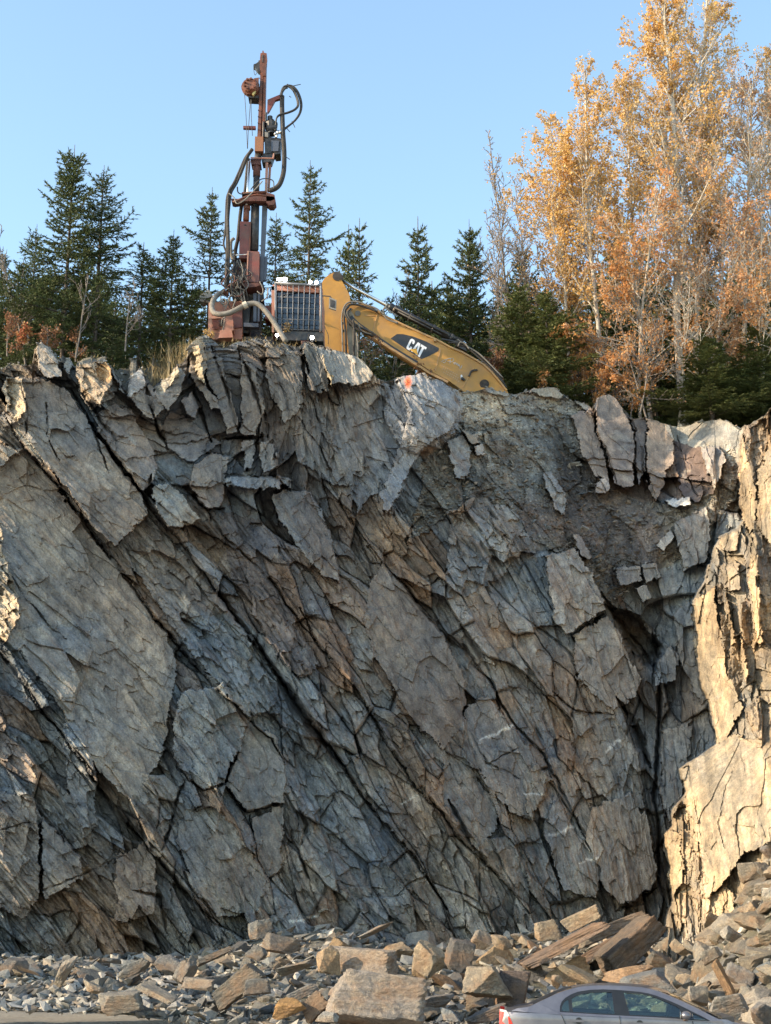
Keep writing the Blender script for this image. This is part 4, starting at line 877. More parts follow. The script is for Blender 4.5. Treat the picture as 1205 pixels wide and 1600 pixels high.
def spruce_mesh(seed, H, Rm, dens=1.0, bare=0.12, top=1.0, power=.8, gap=0.0):
    rng = np.random.default_rng(seed); segs = [(0, 0, 0, 0, 0, H*.5, H*.008+.012, H*.005+.010), (0, 0, H*.5, 0, 0, H*.97, H*.005+.010, .005)]
    BP, BD, BL, BW = [], [], [], []
    def blade_line(p0, p1, n, ln, spread):
        t = rng.random(n)[:, None]; P = p0+(p1-p0)*t; d = (p1-p0)/np.linalg.norm(p1-p0)
        D = d*.75+rng.normal(size=(n, 3))*spread
        BP.append(P); BD.append(D); BL.append(rng.uniform(.6, 1.15, n)*ln); BW.append(np.full(n, ln*.3))
    z = H*bare; k = 0
    while z < H*.925:
        q = (z-H*bare)/(H*(1-bare)); step = (.20-.07*q)*(.8+.4*rng.random())
        rad = Rm*((1-q)**power)*(.75+.4*rng.random())+.05
        nb = rng.integers(5, 8) if q < .92 else rng.integers(3, 5)
        ph = rng.random()*6.28
        for b in range(nb):
            if rng.random() < gap*(1-q): continue
            az = ph+b/nb*6.28+rng.normal()*.25; L = rad*min(1.45, math.exp(rng.normal()*.32)*.85)*(1+.22*math.sin(az*1+z*1.3+seed))
            if q < .12: L *= rng.uniform(.4, 1)
            el = -.25+.95*q+rng.normal()*.1       # lower ones droop, upper ones rise
            d = np.array([math.cos(az)*math.cos(el), math.sin(az)*math.cos(el), math.sin(el)])
            p0 = np.array([0, 0, z+rng.uniform(-.04, .04)]); mid = p0+d*L*.6+np.array([0, 0, -.04*L]); tip = p0+d*L+np.array([0, 0, .10*L])
            rb = .006+.010*L
            segs += [(*p0, *mid, rb, rb*.6), (*mid, *tip, rb*.6, .003)]
            nl = max(12, int(80*L*dens)); ln = .10
            st = .18 if q < .6 else .05
            blade_line(p0+d*L*st, mid, int(nl*.5), ln, .5); blade_line(mid, tip, int(nl*.6), ln, .45)
            ns = int(L/.085)
            for s in range(ns):
                t = .2+.78*(s+rng.random()*.6)/max(ns, 1)
                if t > 1: continue
                sp = p0+(mid-p0)*(t/.6) if t < .6 else mid+(tip-mid)*((t-.6)/.4)
                side = 1 if s % 2 else -1; sl = L*(.42*(1-t)+.12)*rng.uniform(.6, 1.15)
                lat = np.array([-math.sin(az), math.cos(az), 0])*side
                sd_ = d*.62+lat*.75+np.array([0, 0, -.12+rng.normal()*.15]); sd_ /= np.linalg.norm(sd_)
                sq = sp+sd_*sl; segs.append((*sp, *sq, .004, .002))
                blade_line(sp, sq, max(8, int(115*sl*dens)), .095, .5)
        z += step*(H/7.0)**.25*1.25; k += 1
    # leader
    p0 = np.array([0, 0, H*.88]); p1 = np.array([0, 0, H]); segs.append((*p0, *p1, .014, .007)); blade_line(p0, p0*.1+p1*.9, 30, .045, .6)
    TV, TF = tubes(segs, 4)
    P, D, S = blades(np.vstack(BP), np.vstack(BD), np.concatenate(BL), np.concatenate(BW), rng)
    V = np.stack([P-S*.5, P+S*.5, P+D], 1).reshape(-1, 3); F = np.arange(len(V)).reshape(-1, 3)
    return np_mesh('trunk', TV, TF, True), np_mesh('crown', V, F)
def put_tree(name, tm, cm, bark, leaf, loc, rz, sc, label, cat, group, lean=(0, 0)):
    e = empty(name, loc, label, cat, group); e.rotation_euler = (lean[0], lean[1], rz); e.scale = (sc[0], sc[0], sc[1])
    for nm, me, mt in (('trunk', tm, bark), ('crown', cm, leaf)):
        if me is None: continue
        o = bpy.data.objects.new(nm, me)
        if len(me.materials) == 0: me.materials.append(mt)
        COL.objects.link(o); o.parent = e
    return e
SPR = [spruce_mesh(21, 7, 1.6, 1.0, .10, power=.75, gap=.12), spruce_mesh(22, 7, 1.45, .6, .12, gap=.4), spruce_mesh(23, 5, 1.3, .75, .08, gap=.25), spruce_mesh(24, 5, 1.05, .4, .1, gap=.45), spruce_mesh(25, 6, 1.3, 1.5, .04, power=.9)]
# tip px, tip row, base row, depth behind, proto, width factor, label
SPRUCES = [
 (117,226,560,38.6,0,1.0,'tall dense spruce, the tallest one left of the drill mast'),
 (163,258,560,39.2,1,1.15,'tall spruce with open branches right beside the tallest one'),
 (5,385,570,39.5,2,1.0,'spruce cut off by the left edge'),
 (37,405,570,38.9,3,1.2,'thin spruce between the left edge and the tallest spruce'),
 (58,350,565,42.0,1,.9,'spruce half hidden behind the left side of the tallest one'),
 (225,378,560,39.8,3,1.3,'short spruce with a long bare leader right of the two tall ones'),
 (272,358,550,39.4,2,1.1,'bushy mid sized spruce left of the drill hoses'),
 (332,292,545,40.2,3,1.25,'spruce with sparse curved arms right behind the hose bundle'),
 (432,332,560,40.6,3,1.0,'slim spruce between the mast and the cab'),
 (485,250,560,41.0,1,1.0,'open spruce rising behind the caged cab'),
 (562,340,590,42.0,3,1.3,'thin brownish spruce above the boom elbow'),
 (545,350,600,43.0,3,.9,'faint thin spruce behind the brownish one'),
 (653,338,610,42.0,2,1.15,'broad spruce behind the middle of the yellow boom'),
 (733,342,615,42.5,0,.85,'narrow dark spruce left of the bare birch'),
 (815,372,625,44.0,2,.9,'spruce partly hidden behind the bare birch'),
 (700,430,620,43.4,4,1.0,'low bushy spruce between the broad and the narrow spruce'),
 (812,432,630,41.6,4,1.5,'round bushy green spruce above the end of the boom'),
 (852,446,640,40.6,4,1.5,'bushy green spruce right of the end of the boom'),
 (960,380,650,46.0,0,1.0,'dark spruce behind the orange leaves in the middle of the grove'),
 (1010,350,660,47.0,1,1.1,'dark spruce behind the thick aspen trunk'),
 (1105,520,670,38.8,4,1.6,'low round green spruce at the far right edge of the gravel'),
 (1180,500,670,39.5,4,1.6,'olive green spruce behind the right hand rim'),
 (1150,560,668,40.2,4,1.4,'squat green spruce between the two at the right'),
 (1085,400,660,46.0,0,1.0,'dark spruce behind the peach coloured trees'),
]
def back(u): return float(np.interp(u, [0, 500, 700, 900, 1250], [0, .6, 2.6, 4.6, 5.2]))
def set_tree(u, vt, vb, Y):
    "base point and height so that the tip shows at row vt and the base at row vb"
    b = A(u, vb, Y); t = A(u, vt, Y); b.z = bench_z(u); return b, t.z-b.z
for k, (u, vt, vb, Y, pr, wf, lab) in enumerate(SPRUCES):
    Y += back(u)+(3.2 if 440 < u < 790 else 0); b, h = set_tree(u, vt, vb, Y); H0 = (7, 7, 5, 5, 6)[pr]; b.z -= .1; h += .1
    tip = A(u, vt, Y); b.x = tip.x
    s = h/H0
    put_tree('spruce_tree', *SPR[pr], M_BARK_S, M_NEED2 if pr == 4 else M_NEED, b, k*1.7, (s*.5+wf*.5 if wf < 1.3 else wf*.9, s), lab, 'tree', 'spruces behind the rim')
# second line of dark spruces that closes the wood
rs = np.random.default_rng(41)
for k in range(44):
    u = -60+ k*30.5+rs.uniform(-10, 10); Y = rs.uniform(48.5, 56)+back(u)*.7
    vt = np.interp(u, [-60, 100, 300, 450, 600, 700, 900, 1250], [430, 425, 455, 475, 470, 455, 420, 380])+rs.uniform(-25, 30)
    if 440 < u < 640: vt += 15
    b, h = set_tree(u, vt, 600, Y); pr = int(rs.choice([0, 1, 2, 3, 4])); H0 = (7, 7, 5, 5, 6)[pr]; s = h/H0; b.x = A(u, vt, Y).x
    o = put_tree('spruce_tree', *SPR[pr], M_BARK_S, M_NEED, b, rs.uniform(0, 6), (s*1.25, s), 'dark spruce standing in the second line of the wood, only its upper part showing', 'tree', 'dark spruces in the second line of the wood')

def broad_mesh(seed, H, spread, leafn, leaf=.075, crown0=.3, trunkr=.09, forks=0, narrow=.55, lean=0.0, twig=1.0):
    rng = np.random.default_rng(seed); segs = []; tips = []
    def grow(p, d, L, r, lvl):
        n = 4 if lvl == 0 else 3
        pts = [p]; q = p.copy(); dd = d.copy(); seg = L/n
        for k in range(n):
            dd = dd+rng.normal(size=3)*(.05 if lvl == 0 else .13)+np.array([0, 0, .05 if lvl else 0]); dd /= np.linalg.norm(dd)
            q2 = q+dd*seg; r2 = r*(1-(k+1)/n*.72)+.002
            segs.append((*q, *q2, r*(1-k/n*.72)+.002, r2)); q = q2; pts.append(q)
        if lvl >= 2: tips.append((pts[0], pts[-1]))
        return pts, dd
    def rec(p, d, L, r, lvl, start=.25):
        pts, dd = grow(p, d, L, r, lvl)
        if lvl >= 3: return
        nb = {0: max(6, int(H*3.6)), 1: int(3+L*3.4), 2: int(2+L*3.0*twig)}[lvl]
        for k in range(nb):
            t = start+(1-start)*(k+rng.random())/nb; t = min(t, .985)
            i = int(t*(len(pts)-1)); f = t*(len(pts)-1)-i; q = pts[i]*(1-f)+pts[i+1]*f
            az = rng.random()*6.28
            if lvl == 0:
                el = narrow+rng.normal()*.15+.25*t
                l2 = spread*(.45+1.0*math.sin(min(1, (t-start)/(1-start)*.9+.16)*math.pi))*rng.uniform(.6, 1.1)
                nd_ = np.array([math.cos(az)*math.cos(el), math.sin(az)*math.cos(el), math.sin(el)])
            else:
                l2 = L*rng.uniform(.28, .5)*(1.15-t*.5); rn = rng.normal(size=3); nd_ = dd*.8+rn/np.linalg.norm(rn)*.75+np.array([0, 0, .15]); nd_ /= np.linalg.norm(nd_)
            rec(q, nd_, l2, max(.0065 if leafn > 1000 else .010, r*(.32 if lvl == 0 else .4)*(1.1-t*.6)), lvl+1, .2)
    base = np.zeros(3); d0 = np.array([lean, 0, 1.0]); d0 /= np.linalg.norm(d0)
    rec(base, d0, H, trunkr, 0, crown0)
    TV, TF = tubes(segs, 5)
    cm = None
    if leafn:
        T0 = np.array([a for a, b in tips]); T1 = np.array([b for a, b in tips]); n = leafn
        # leafiness varies from clump to clump
        w = np.exp(2.6*fbm(T1[:, 0]*1.1+seed, T1[:, 2]*.9+T1[:, 1], 7, 3)); w /= w.sum()
        i = rng.choice(len(T0), n, p=w); t = rng.uniform(.15, 1.08, n)[:, None]
        P = T0[i]*(1-t)+T1[i]*t+rng.normal(size=(n, 3))*.05
        D = rng.normal(size=(n, 3)); D[:, 2] -= .5; D /= np.linalg.norm(D, axis=1)[:, None]
        L = rng.uniform(.6, 1.35, n)*leaf*1.05
        P, D, S = blades(P, D, L, L*.85, rng)
        V = np.stack([P, P+D*.45+S*.5, P+D, P+D*.45-S*.5], 1).reshape(-1, 3); F = np.arange(len(V)).reshape(-1, 4)
        cm = np_mesh('crown', V, F)
    return np_mesh('trunk', TV, TF, True), cm
# tip u, tip v, base u, base v, depth, seed, spread, leaves, leaf size, crown start, trunk r, narrow, mats, label
BROAD = [
 (1040,-60,1068,650,41.0,51,2.3,15000,.085,.28,.15,.62,M_GOLD,'tallest golden aspen with a thick pale trunk'),
 (1138,-60,1082,655,41.6,52,2.2,13000,.08,.28,.10,.62,M_GOLD,'tall golden aspen leaning right beside the tallest one'),
 (905,108,945,645,41.2,53,1.9,11000,.08,.3,.09,.66,M_GOLD,'golden aspen left of the tallest one, with a pointed top'),
 (858,170,905,640,41.8,54,1.9,10000,.075,.26,.07,.55,M_GOLD,'slender yellow birch at the left side of the golden grove'),
 (965,290,1000,655,40.2,55,1.5,9500,.075,.1,.06,.5,M_ORNG,'bright orange maple low in the middle of the grove'),
 (1180,90,1165,660,40.8,56,2.4,16000,.075,.25,.09,.6,M_PALE,'peach coloured birch at the right edge of the grove'),
 (1120,240,1115,660,40.0,57,1.6,9000,.075,.18,.06,.55,M_PALE,'pale peach birch in front of the leaning golden aspen'),
 (1000,95,1020,655,43.0,73,1.9,11000,.08,.3,.08,.6,M_GOLD,'golden aspen standing between the tallest one and the pointed one'),
 (1215,300,1190,665,39.6,58,1.6,8000,.075,.12,.06,.5,M_ORNG,'orange leaved tree low at the right edge'),
 (1230,60,1225,660,42.5,59,2.0,9000,.08,.25,.09,.6,M_GOLD,'yellow tree mostly beyond the right edge'),
 (1000,380,1020,655,39.6,60,1.3,4500,.07,.05,.04,.4,M_ORNG,'small orange sapling thicket below the maple'),
 (900,500,915,640,41.2,61,.9,2600,.07,.05,.035,.4,M_ORNG,'rusty orange sapling right of the bushy spruces'),
 (890,300,880,640,42.8,69,1.6,7000,.075,.15,.05,.6,M_GOLD,'brownish gold young aspen behind the slender birch'),
 (795,240,812,620,42.5,62,1.3,260,.06,.10,.04,.98,M_GOLD,'bare birch with fine upright twigs left of the golden grove'),
 (755,262,790,620,43.0,63,1.2,160,.06,.15,.05,.98,M_GOLD,'thin bare birch left of the other bare birch'),
 (820,262,835,630,42.0,64,1.2,400,.06,.12,.05,.95,M_GOLD,'bare twiggy birch touching the golden leaves'),
 (20,330,45,565,38.4,65,.7,0,.06,.2,.03,.9,None,'leafless sapling near the left edge with a tilted thin top'),
 (140,430,118,560,37.6,66,.5,0,.06,.2,.025,.8,None,'bare pale stem in front of the two tall spruces'),
 (205,455,195,560,37.8,67,.7,0,.06,.15,.025,.7,None,'bare forked sapling between the tall spruces and the bushy one'),
 (610,400,600,600,45.0,68,.6,0,.06,.2,.025,.8,None,'bare thin sapling above the yellow boom'),
 (1085,420,1060,660,39.4,70,1.3,700,.06,.15,.035,.5,M_PALE,'spindly half bare birch below the tallest aspen'),
 (960,470,1010,650,38.9,71,1.2,300,.06,.1,.03,.35,M_ORNG,'leaning bare sapling with spreading twigs behind the rim'),
 (1040,500,1000,652,38.7,72,1.0,200,.06,.1,.025,.35,M_ORNG,'low bare tangle of twigs behind the upright rim slabs'),
]
for (ut, vt, ub_, vb, Y, sd_, sp, nl, lf, c0, tr, nar, lm, lab) in BROAD:
    if lm is M_ORNG or lm is M_PALE: nl = int(nl*.68)
    if lm is M_GOLD and nl > 1000: nar += .2; sp *= .82; nl = int(nl*1.0)
    Y += back(ub_); b = A(ub_, vb, Y); t = A(ut, vt, Y); b.z = bench_z(ub_)-.1
    H = (t-b).length; lean = math.atan2(t.x-b.x, t.z-b.z)
    if 'bare birch' in lab or 'bare twiggy' in lab: tr = .034
    bark = M_BARK_B if tr >= .06 or (lm is M_PALE) else M_BARK_T
    if nl > 1000: nl = int(nl*.95); sp *= 1.15
    tm, cm = broad_mesh(sd_, H/1.03, sp, nl, lf, c0, tr, 0, nar)
    nm = 'aspen_tree' if lm is M_GOLD and nl > 1000 else ('birch_tree' if 'birch' in lab else ('sapling' if nl < 1000 or 'sapling' in lab else 'maple_tree'))
    put_tree(nm, tm, cm, bark, lm, b, 0, (1, 1), lab, 'tree', None, (0, lean))
# shrubs at the rim
SHRUBS = [(38,520,42,572,35.6,80,.30,800,.055,M_RED,'small red and orange shrub on the rim at the left'),
 (8,490,10,572,36.5,81,.5,700,.05,M_RUSTL,'rusty brown shrub at the left edge under the spruces'),
 (75,520,70,570,36.8,82,.4,500,.05,M_RUSTL,'brown shrub behind the pale rim block'),
 (330,525,316,545,37.6,83,.10,200,.04,M_GOLD,'tuft of yellow leaves left of the drill rig'),
 (448,518,450,542,38.1,84,.06,110,.04,M_GOLD,'little yellow green plant under the cab'),
 (845,585,840,620,40.0,85,.5,700,.07,M_ORNG,'rusty orange shrub behind the end of the boom'),
 (770,560,790,620,40.6,86,.8,1300,.07,M_RUSTL,'reddish undergrowth bush behind the boom'),
 (930,560,925,640,39.8,87,.9,1800,.07,M_ORNG,'orange brown bush behind the gravel hump'),
 (1000,570,985,655,39.4,88,.9,1500,.07,M_ORNG,'orange bush behind the upright rim slabs'),
 (120,530,118,565,38.0,89,.5,400,.05,M_RUSTL,'brown low bush under the tallest spruce'),
 (560,540,575,600,40.5,90,.7,500,.05,M_RUSTL,'twiggy brown bush under the boom elbow'),
 (655,560,650,610,40.8,91,.6,500,.05,M_RUSTL,'twiggy brown bush below the middle of the boom')]
for (ut, vt, ub_, vb, Y, sd_, sp, nl, lf, lm, lab) in SHRUBS:
    Y += back(ub_); b = A(ub_, vb, Y); t = A(ut, vt, Y); b.z = bench_z(ub_)-.05; H = (t-b).length
    tm, cm = broad_mesh(sd_, H, sp*.8, nl, lf, .03, .02, 0, .5)
    put_tree('shrub', tm, cm, M_BARK_T, lm, b, 0, (1, 1), lab, 'shrub', None, (0, math.atan2(t.x-b.x, t.z-b.z)))
# dry grass
rg = np.random.default_rng(5); n = 5200
uu = np.concatenate([rg.uniform(228, 300, n//2), rg.uniform(-40, 330, n//4), rg.uniform(330, 480, n-n//2-n//4)])
ii = np.clip(np.searchsorted(US[cols], uu), 0, G.shape[1]-1); jj = np.where(uu < 330, rg.integers(5, 16, n), rg.integers(2, 12, n))
P = G[jj, ii]+rg.normal(size=(n, 3))*np.array([.12, .12, .0]); D = rg.normal(size=(n, 3))*.35+np.array([0, 0, 1.0])
L = np.where((uu > 235) & (uu < 300), rg.uniform(.2, .55, n), rg.uniform(.06, .18, n))
P, D, S = blades(P, D, L, .012, rg); D[:, 2] = np.abs(D[:, 2])
Vg = np.stack([P-S*.5, P+S*.5, P+D], 1).reshape(-1, 3)
gr = link('grass', np_mesh('grass', Vg, np.arange(len(Vg)).reshape(-1, 3)), leaf_mat('dry_grass', [(.42,.3,.15), (.5,.38,.22), (.3,.24,.12)], .3))
tag(gr, 'dry tan grass growing along the rim left of the drill rig', 'grass', None, 'stuff')
# ================= machines: building helpers =================
def pmesh(bm, name, mat, parent, root, smooth=False, bevel=0.0):
    if bevel:
        es = [e for e in bm.edges if len(e.link_faces) == 2 and e.calc_face_angle(0) > .5]
        bmesh.ops.bevel(bm, geom=es, offset=bevel, segments=2, affect='EDGES', clamp_overlap=True)
    bmesh.ops.translate(bm, verts=bm.verts, vec=-root)
    bmesh.ops.recalc_face_normals(bm, faces=bm.faces)
    me = bpy.data.meshes.new(name); bm.to_mesh(me); bm.free()
    for p in me.polygons: p.use_smooth = smooth
    me.materials.append(mat)
    o = bpy.data.objects.new(name, me); COL.objects.link(o); o.parent = parent; return o
def add_prism(bm, pts, Y, th):
    "pts in photo pixels on the vertical plane at depth Y, thickness th going away from the viewer"
    f = [bm.verts.new(A(u, v, Y)) for u, v in pts]; b = [bm.verts.new(p.co+Vector((0, th, 0))) for p in f]
    n = len(f); bm.faces.new(f); bm.faces.new(b[::-1])
    for i in range(n): bm.faces.new((f[i], b[i], b[(i+1) % n], f[(i+1) % n]))
def add_beam(bm, p, q, w, d):
    "box between two points, w across, d in depth"
    p, q = Vector(p), Vector(q); z = (q-p).normalized(); y = Vector((0, 1, 0))
    if abs(z.y) > .95: y = Vector((0, 0, 1))
    x = z.cross(y).normalized(); y = x.cross(z).normalized(); vs = []
    for c in (p, q):
        for a, b in ((-1, -1), (1, -1), (1, 1), (-1, 1)): vs.append(bm.verts.new(c+x*a*w/2+y*b*d/2))
    for f in ((0, 1, 2, 3), (7, 6, 5, 4), (0, 4, 5, 1), (1, 5, 6, 2), (2, 6, 7, 3), (3, 7, 4, 0)): bm.faces.new([vs[i] for i in f])
def add_tube(bm, pts, r, sides=8, closed_ends=True):
    "round tube through world points; r a number or a list"
    pts = [Vector(p) for p in pts]; n = len(pts); rs = r if hasattr(r, '__len__') else [r]*n
    prev = None; rings = []; up = Vector((.31, .9, .2)).normalized()
    for i, p in enumerate(pts):
        t = (pts[min(i+1, n-1)]-pts[max(i-1, 0)]).normalized()
        a = (up-t*up.dot(t)); a = a.normalized() if a.length > .05 else t.orthogonal().normalized(); up = a; b = t.cross(a)
        rings.append([bm.verts.new(p+(a*math.cos(k/sides*6.2832)+b*math.sin(k/sides*6.2832))*rs[i]) for k in range(sides)])
    for i in range(n-1):
        for k in range(sides): bm.faces.new((rings[i][k], rings[i][(k+1) % sides], rings[i+1][(k+1) % sides], rings[i+1][k]))
    if closed_ends: bm.faces.new(rings[0][::-1]); bm.faces.new(rings[-1])
def spline(pts, m=7):
    "Catmull-Rom through 3-D points"
    P = [Vector(p) for p in pts]; P = [P[0]*2-P[1]]+P+[P[-1]*2-P[-2]]; out = []
    for i in range(1, len(P)-2):
        for k in range(m):
            t = k/m; a, b, c, d = P[i-1], P[i], P[i+1], P[i+2]
            out.append(.5*((2*b)+(c-a)*t+(2*a-5*b+4*c-d)*t*t+(3*b-a-3*c+d)*t**3))
    out.append(P[-2]); return out
def hose(name, pts, rpx, mat, parent, root, Y, jitter=0.0, n=1, spread=0.0, seed=0):
    bm = bmesh.new(); rg_ = random.Random(seed)
    for k in range(n):
        P = []
        ph = rg_.random()*6
        for i, p in enumerate(pts):
            dy = p[2] if len(p) > 2 else 0
            q = A(p[0], p[1], Y+dy); s = spread/56.0
            q += Vector((math.cos(ph+k*2.1+i*.5)*s, math.sin(ph+k*2.1+i*.5)*s, 0)); P.append(q)
        add_tube(bm, spline(P), rpx/56.0, 8 if rpx > 1.5 else 6)
    return pmesh(bm, name, mat, parent, root, True)
M_ORANGE = simple_mat('rusty_orange_paint', (.19,.058,.028), .6, 0, .4, 5, (.06,.035,.028), .9)
M_PINK = simple_mat('faded_red_paint', (.19,.045,.036), .6, 0, .3, 4, (.12,.075,.06), .9)
M_PINKL = simple_mat('dusty_salmon_paint', (.42,.17,.115), .6, 0, .25, 4, (.30,.21,.16), .9)
M_RUSTY = simple_mat('rusty_steel', (.11,.04,.03), .7, .2, .4, 7, (.1,.06,.05), .8, .4)
M_DARK = simple_mat('dark_oily_steel', (.045,.043,.045), .5, .4, .5, 9, (.16,.13,.1), .5, .3)
M_BLUEST = simple_mat('blue_grey_steel', (.09,.10,.125), .5, .3, .2, 4, (.1,.1,.11), .6)
M_CHROME = simple_mat('bright_steel_rod', (.75,.72,.68), .22, .95, .05, 3)
M_RUB = simple_mat('black_rubber', (.028,.027,.027), .6, 0, .4, 10, (.08,.07,.06), .6)
M_HOSE = simple_mat('dusty_grey_hose', (.21,.19,.165), .75, 0, .25, 9, (.14,.12,.1), .7, .4)
M_HOSEB = simple_mat('muddy_brown_hose', (.040,.034,.030), .8, 0, .5, 14, (.012,.012,.012), .6, .4)
M_YEL = simple_mat('worn_yellow_paint', (.50,.255,.055), .5, 0, .12, 2.2, (.34,.2,.09), .75, 0, .4)
M_YELD = simple_mat('yellow_paint_edge', (.50,.27,.09), .55, 0, .2, 6, (.30,.2,.12), .8)
M_BLACKP = simple_mat('black_paint', (.02,.021,.025), .45, 0, .3, 5, (.07,.065,.06), .4)
M_WHITE = simple_mat('white_lettering', (.75,.75,.77), .5, 0, .05, 4)
M_TRI = simple_mat('amber_triangle', (.70,.36,.04), .5, 0, .05, 4)
M_FAINT = simple_mat('faint_lettering', (.36,.33,.33), .6, 0, .1, 9)
M_GREYP = simple_mat('dusty_grey_panel', (.22,.205,.185), .7, 0, .2, 6, (.18,.16,.13), .6)
def glass_mat(name, tint, rough=.04, alpha=.5):
    m, nt, b = mat_new(name); o = [x for x in nt.nodes if x.type == 'OUTPUT_MATERIAL'][0]
    tr = nt.nodes.new('ShaderNodeBsdfTransparent'); tr.inputs[0].default_value = (*tint, 1)
    gl = nt.nodes.new('ShaderNodeBsdfGlossy'); gl.inputs['Roughness'].default_value = rough
    fr = nt.nodes.new('ShaderNodeFresnel'); fr.inputs[0].default_value = 1.5
    ad = nd(nt, 'ShaderNodeMath', operation='ADD'); nt.links.new(fr.outputs[0], ad.inputs[0]); ad.inputs[1].default_value = alpha*.2
    mx = nt.nodes.new('ShaderNodeMixShader'); nt.links.new(ad.outputs[0], mx.inputs[0]); nt.links.new(tr.outputs[0], mx.inputs[1]); nt.links.new(gl.outputs[0], mx.inputs[2])
    nt.links.new(mx.outputs[0], o.inputs[0]); nt.nodes.remove(b); return m
M_CABG = glass_mat('cab_glass', (.6,.62,.66), .12, .15)
m, nt, b = mat_new('lit_lamp'); b.inputs['Emission Color'].default_value = (1, .97, .92, 1); b.inputs['Emission Strength'].default_value = 14.0; M_LAMP = m

# ================= drill rig =================
YR = 39.3
rig_root = A(400, 540, YR)
rig = empty('drill_rig', rig_root, 'rusty red rock drill with a tall mast and a caged cab on the rim', 'drill rig')
def rp(name, mat, pts=None, dy=0, th=.3, bevel=.012, smooth=False, parent=None, fn=None):
    bm = bmesh.new()
    if pts: add_prism(bm, pts, YR+dy, th)
    if fn: fn(bm)
    return pmesh(bm, name, mat, parent or rig, rig_root, smooth, bevel if not smooth else 0)
def P(u, v, dy=0): return A(u, v, YR+dy)
# mast: a channel with two flanges and a web
def f(bm):
    add_prism(bm, [(407.5,100),(411.8,100),(407.2,214),(402,214)], YR-.02, .26)
    add_prism(bm, [(412.6,96),(416,96),(413.2,214),(409.2,214)], YR-.03, .28)
    add_prism(bm, [(411.3,99),(413.2,99),(409.6,214),(406.9,214)], YR+.12, .06)
    add_prism(bm, [(407,83),(410,82),(410,79),(412,79),(412.4,82),(416.8,83),(417,92),(417.8,93),(417,98),(416,100),(415,118),(411.6,118),(406,108),(406,96)], YR-.07, .06)
    add_prism(bm, [(407,84),(416.8,84),(416.4,98),(407,98)], YR, .24)
mast = rp('mast', M_ORANGE, fn=f)
def f(bm):
    add_prism(bm, [(409.5,86),(411.5,85),(411,96),(409.5,97)], YR-.09, .02)
    for k in range(9): add_beam(bm, P(404.5-.25*k, 122+k*10, -.04), P(405.6-.25*k, 122+k*10, -.04), .03, .03)
rp('mast_bolts', M_DARK, fn=f, parent=mast, bevel=0)
rp('mast_bracket', M_DARK, [(400,99),(404,96),(404,94),(406.5,94),(406.5,112),(403,110),(398,104),(396,103),(396.5,100)], -.05, .2)
hose('wire_loop', [(397,101),(396.5,108,-.02),(398.5,117),(401.5,113),(402,108)], .45, M_RUB, rig, rig_root, YR)
# winch head
def f(bm):
    c = P(391.5, 136, -.15)
    for (r0, r1, y0, y1) in ((.20,.24,-.16,-.05), (.25,.25,-.05,.10), (.22,.2,.10,.22)):
        add_tube(bm, [c+Vector((-.02, y0, 0)), c+Vector((0, y1, 0))], [r0, r1], 14)
    for k in range(9):
        a = k/9*6.283; add_tube(bm, [c+Vector((math.cos(a)*.16, -.22, math.sin(a)*.16)), c+Vector((math.cos(a)*.16, -.1, math.sin(a)*.16))], .032, 6)
    add_prism(bm, [(384,126),(388,123),(402,124),(405,131),(405,150),(398,152),(390,150)], YR, .25)
    add_prism(bm, [(397,122),(404,121),(404,134),(398,136)], YR-.14, .1)
w = rp('winch', M_ORANGE, fn=f)
rp('winch_plate', M_DARK, [(388,150),(404,149),(404,153),(388,152)], -.12, .35, parent=w)
rp('winch_fitting', simple_mat('brass_fitting', (.55,.42,.16), .4, .5), [(394,146),(398,141),(400,143),(396,149)], -.24, .08, parent=w)
for pts in ([(382,144),(384,172),(385.4,200),(386.6,232)], [(392,152),(390,178),(388,206),(387,232)], [(393.5,152),(392.5,166),(393,185),(394.5,212)]):
    hose('winch_cable', pts, .5, M_RUB, rig, rig_root, YR-.05)
rp('cross_bar', M_PINK, [(380,196.3),(399.5,196.6),(399.5,200.8),(380,200.2)], -.02, .1)
rp('mast_box', simple_mat('tan_orange_plate', (.26,.11,.05), .5, 0, .12, 4), [(398.5,213),(411.4,213.2),(411,236),(398,235.6)], -.14, .3)
# rotation head, the dark motor cluster right of the mast
def f(bm):
    add_tube(bm, [P(422,182,.1), P(422.2,190,.1)], .075, 10); add_tube(bm, [P(423,188,.1), P(423,196,.1)], .11, 10)
    add_tube(bm, [P(424,193,.1), P(424,210,.1)], [.19,.15], 12)
    add_tube(bm, [P(418,201,.0), P(432,200,.0)], .10, 10)
    add_prism(bm, [(413,204),(421,206),(422,214),(439,216),(438,240),(430,241),(428,238),(414,240)], YR-.02, .42)
    add_prism(bm, [(414,238),(428,240),(424,252),(410,254),(408,246)], YR, .34)
    add_tube(bm, [P(415.5,176), P(415.5,190)], .035, 8); add_prism(bm, [(413.5,176),(417,176),(417,181),(413.5,181)], YR-.02, .1)
    add_tube(bm, [P(412,190,-.05), P(411.5,214,-.05)], .03, 6)
hd = rp('drill_head', M_DARK, fn=f, bevel=.01)
rp('head_cap', M_GREYP, [(414,206),(419,207),(419,214),(414,213)], -.08, .1, parent=hd)
rp('head_plate', M_BLUEST, [(424,219),(436,220),(435,236),(424,236)], -.06, .05, parent=hd)
for k, (u, v) in enumerate(((429,211),(433,209),(437,208),(431,215))):
    rp('hose_coupling', M_CHROME, fn=lambda bm: add_tube(bm, [P(u, v, -.05), P(u+2.5, v-5, -.05)], .035, 8), smooth=True, parent=hd)
rp('hose_arm', M_PINK, [(418,155.5),(436,148),(440,148),(440,153),(430,156),(420.5,173),(417.5,176)], -.04, .12)
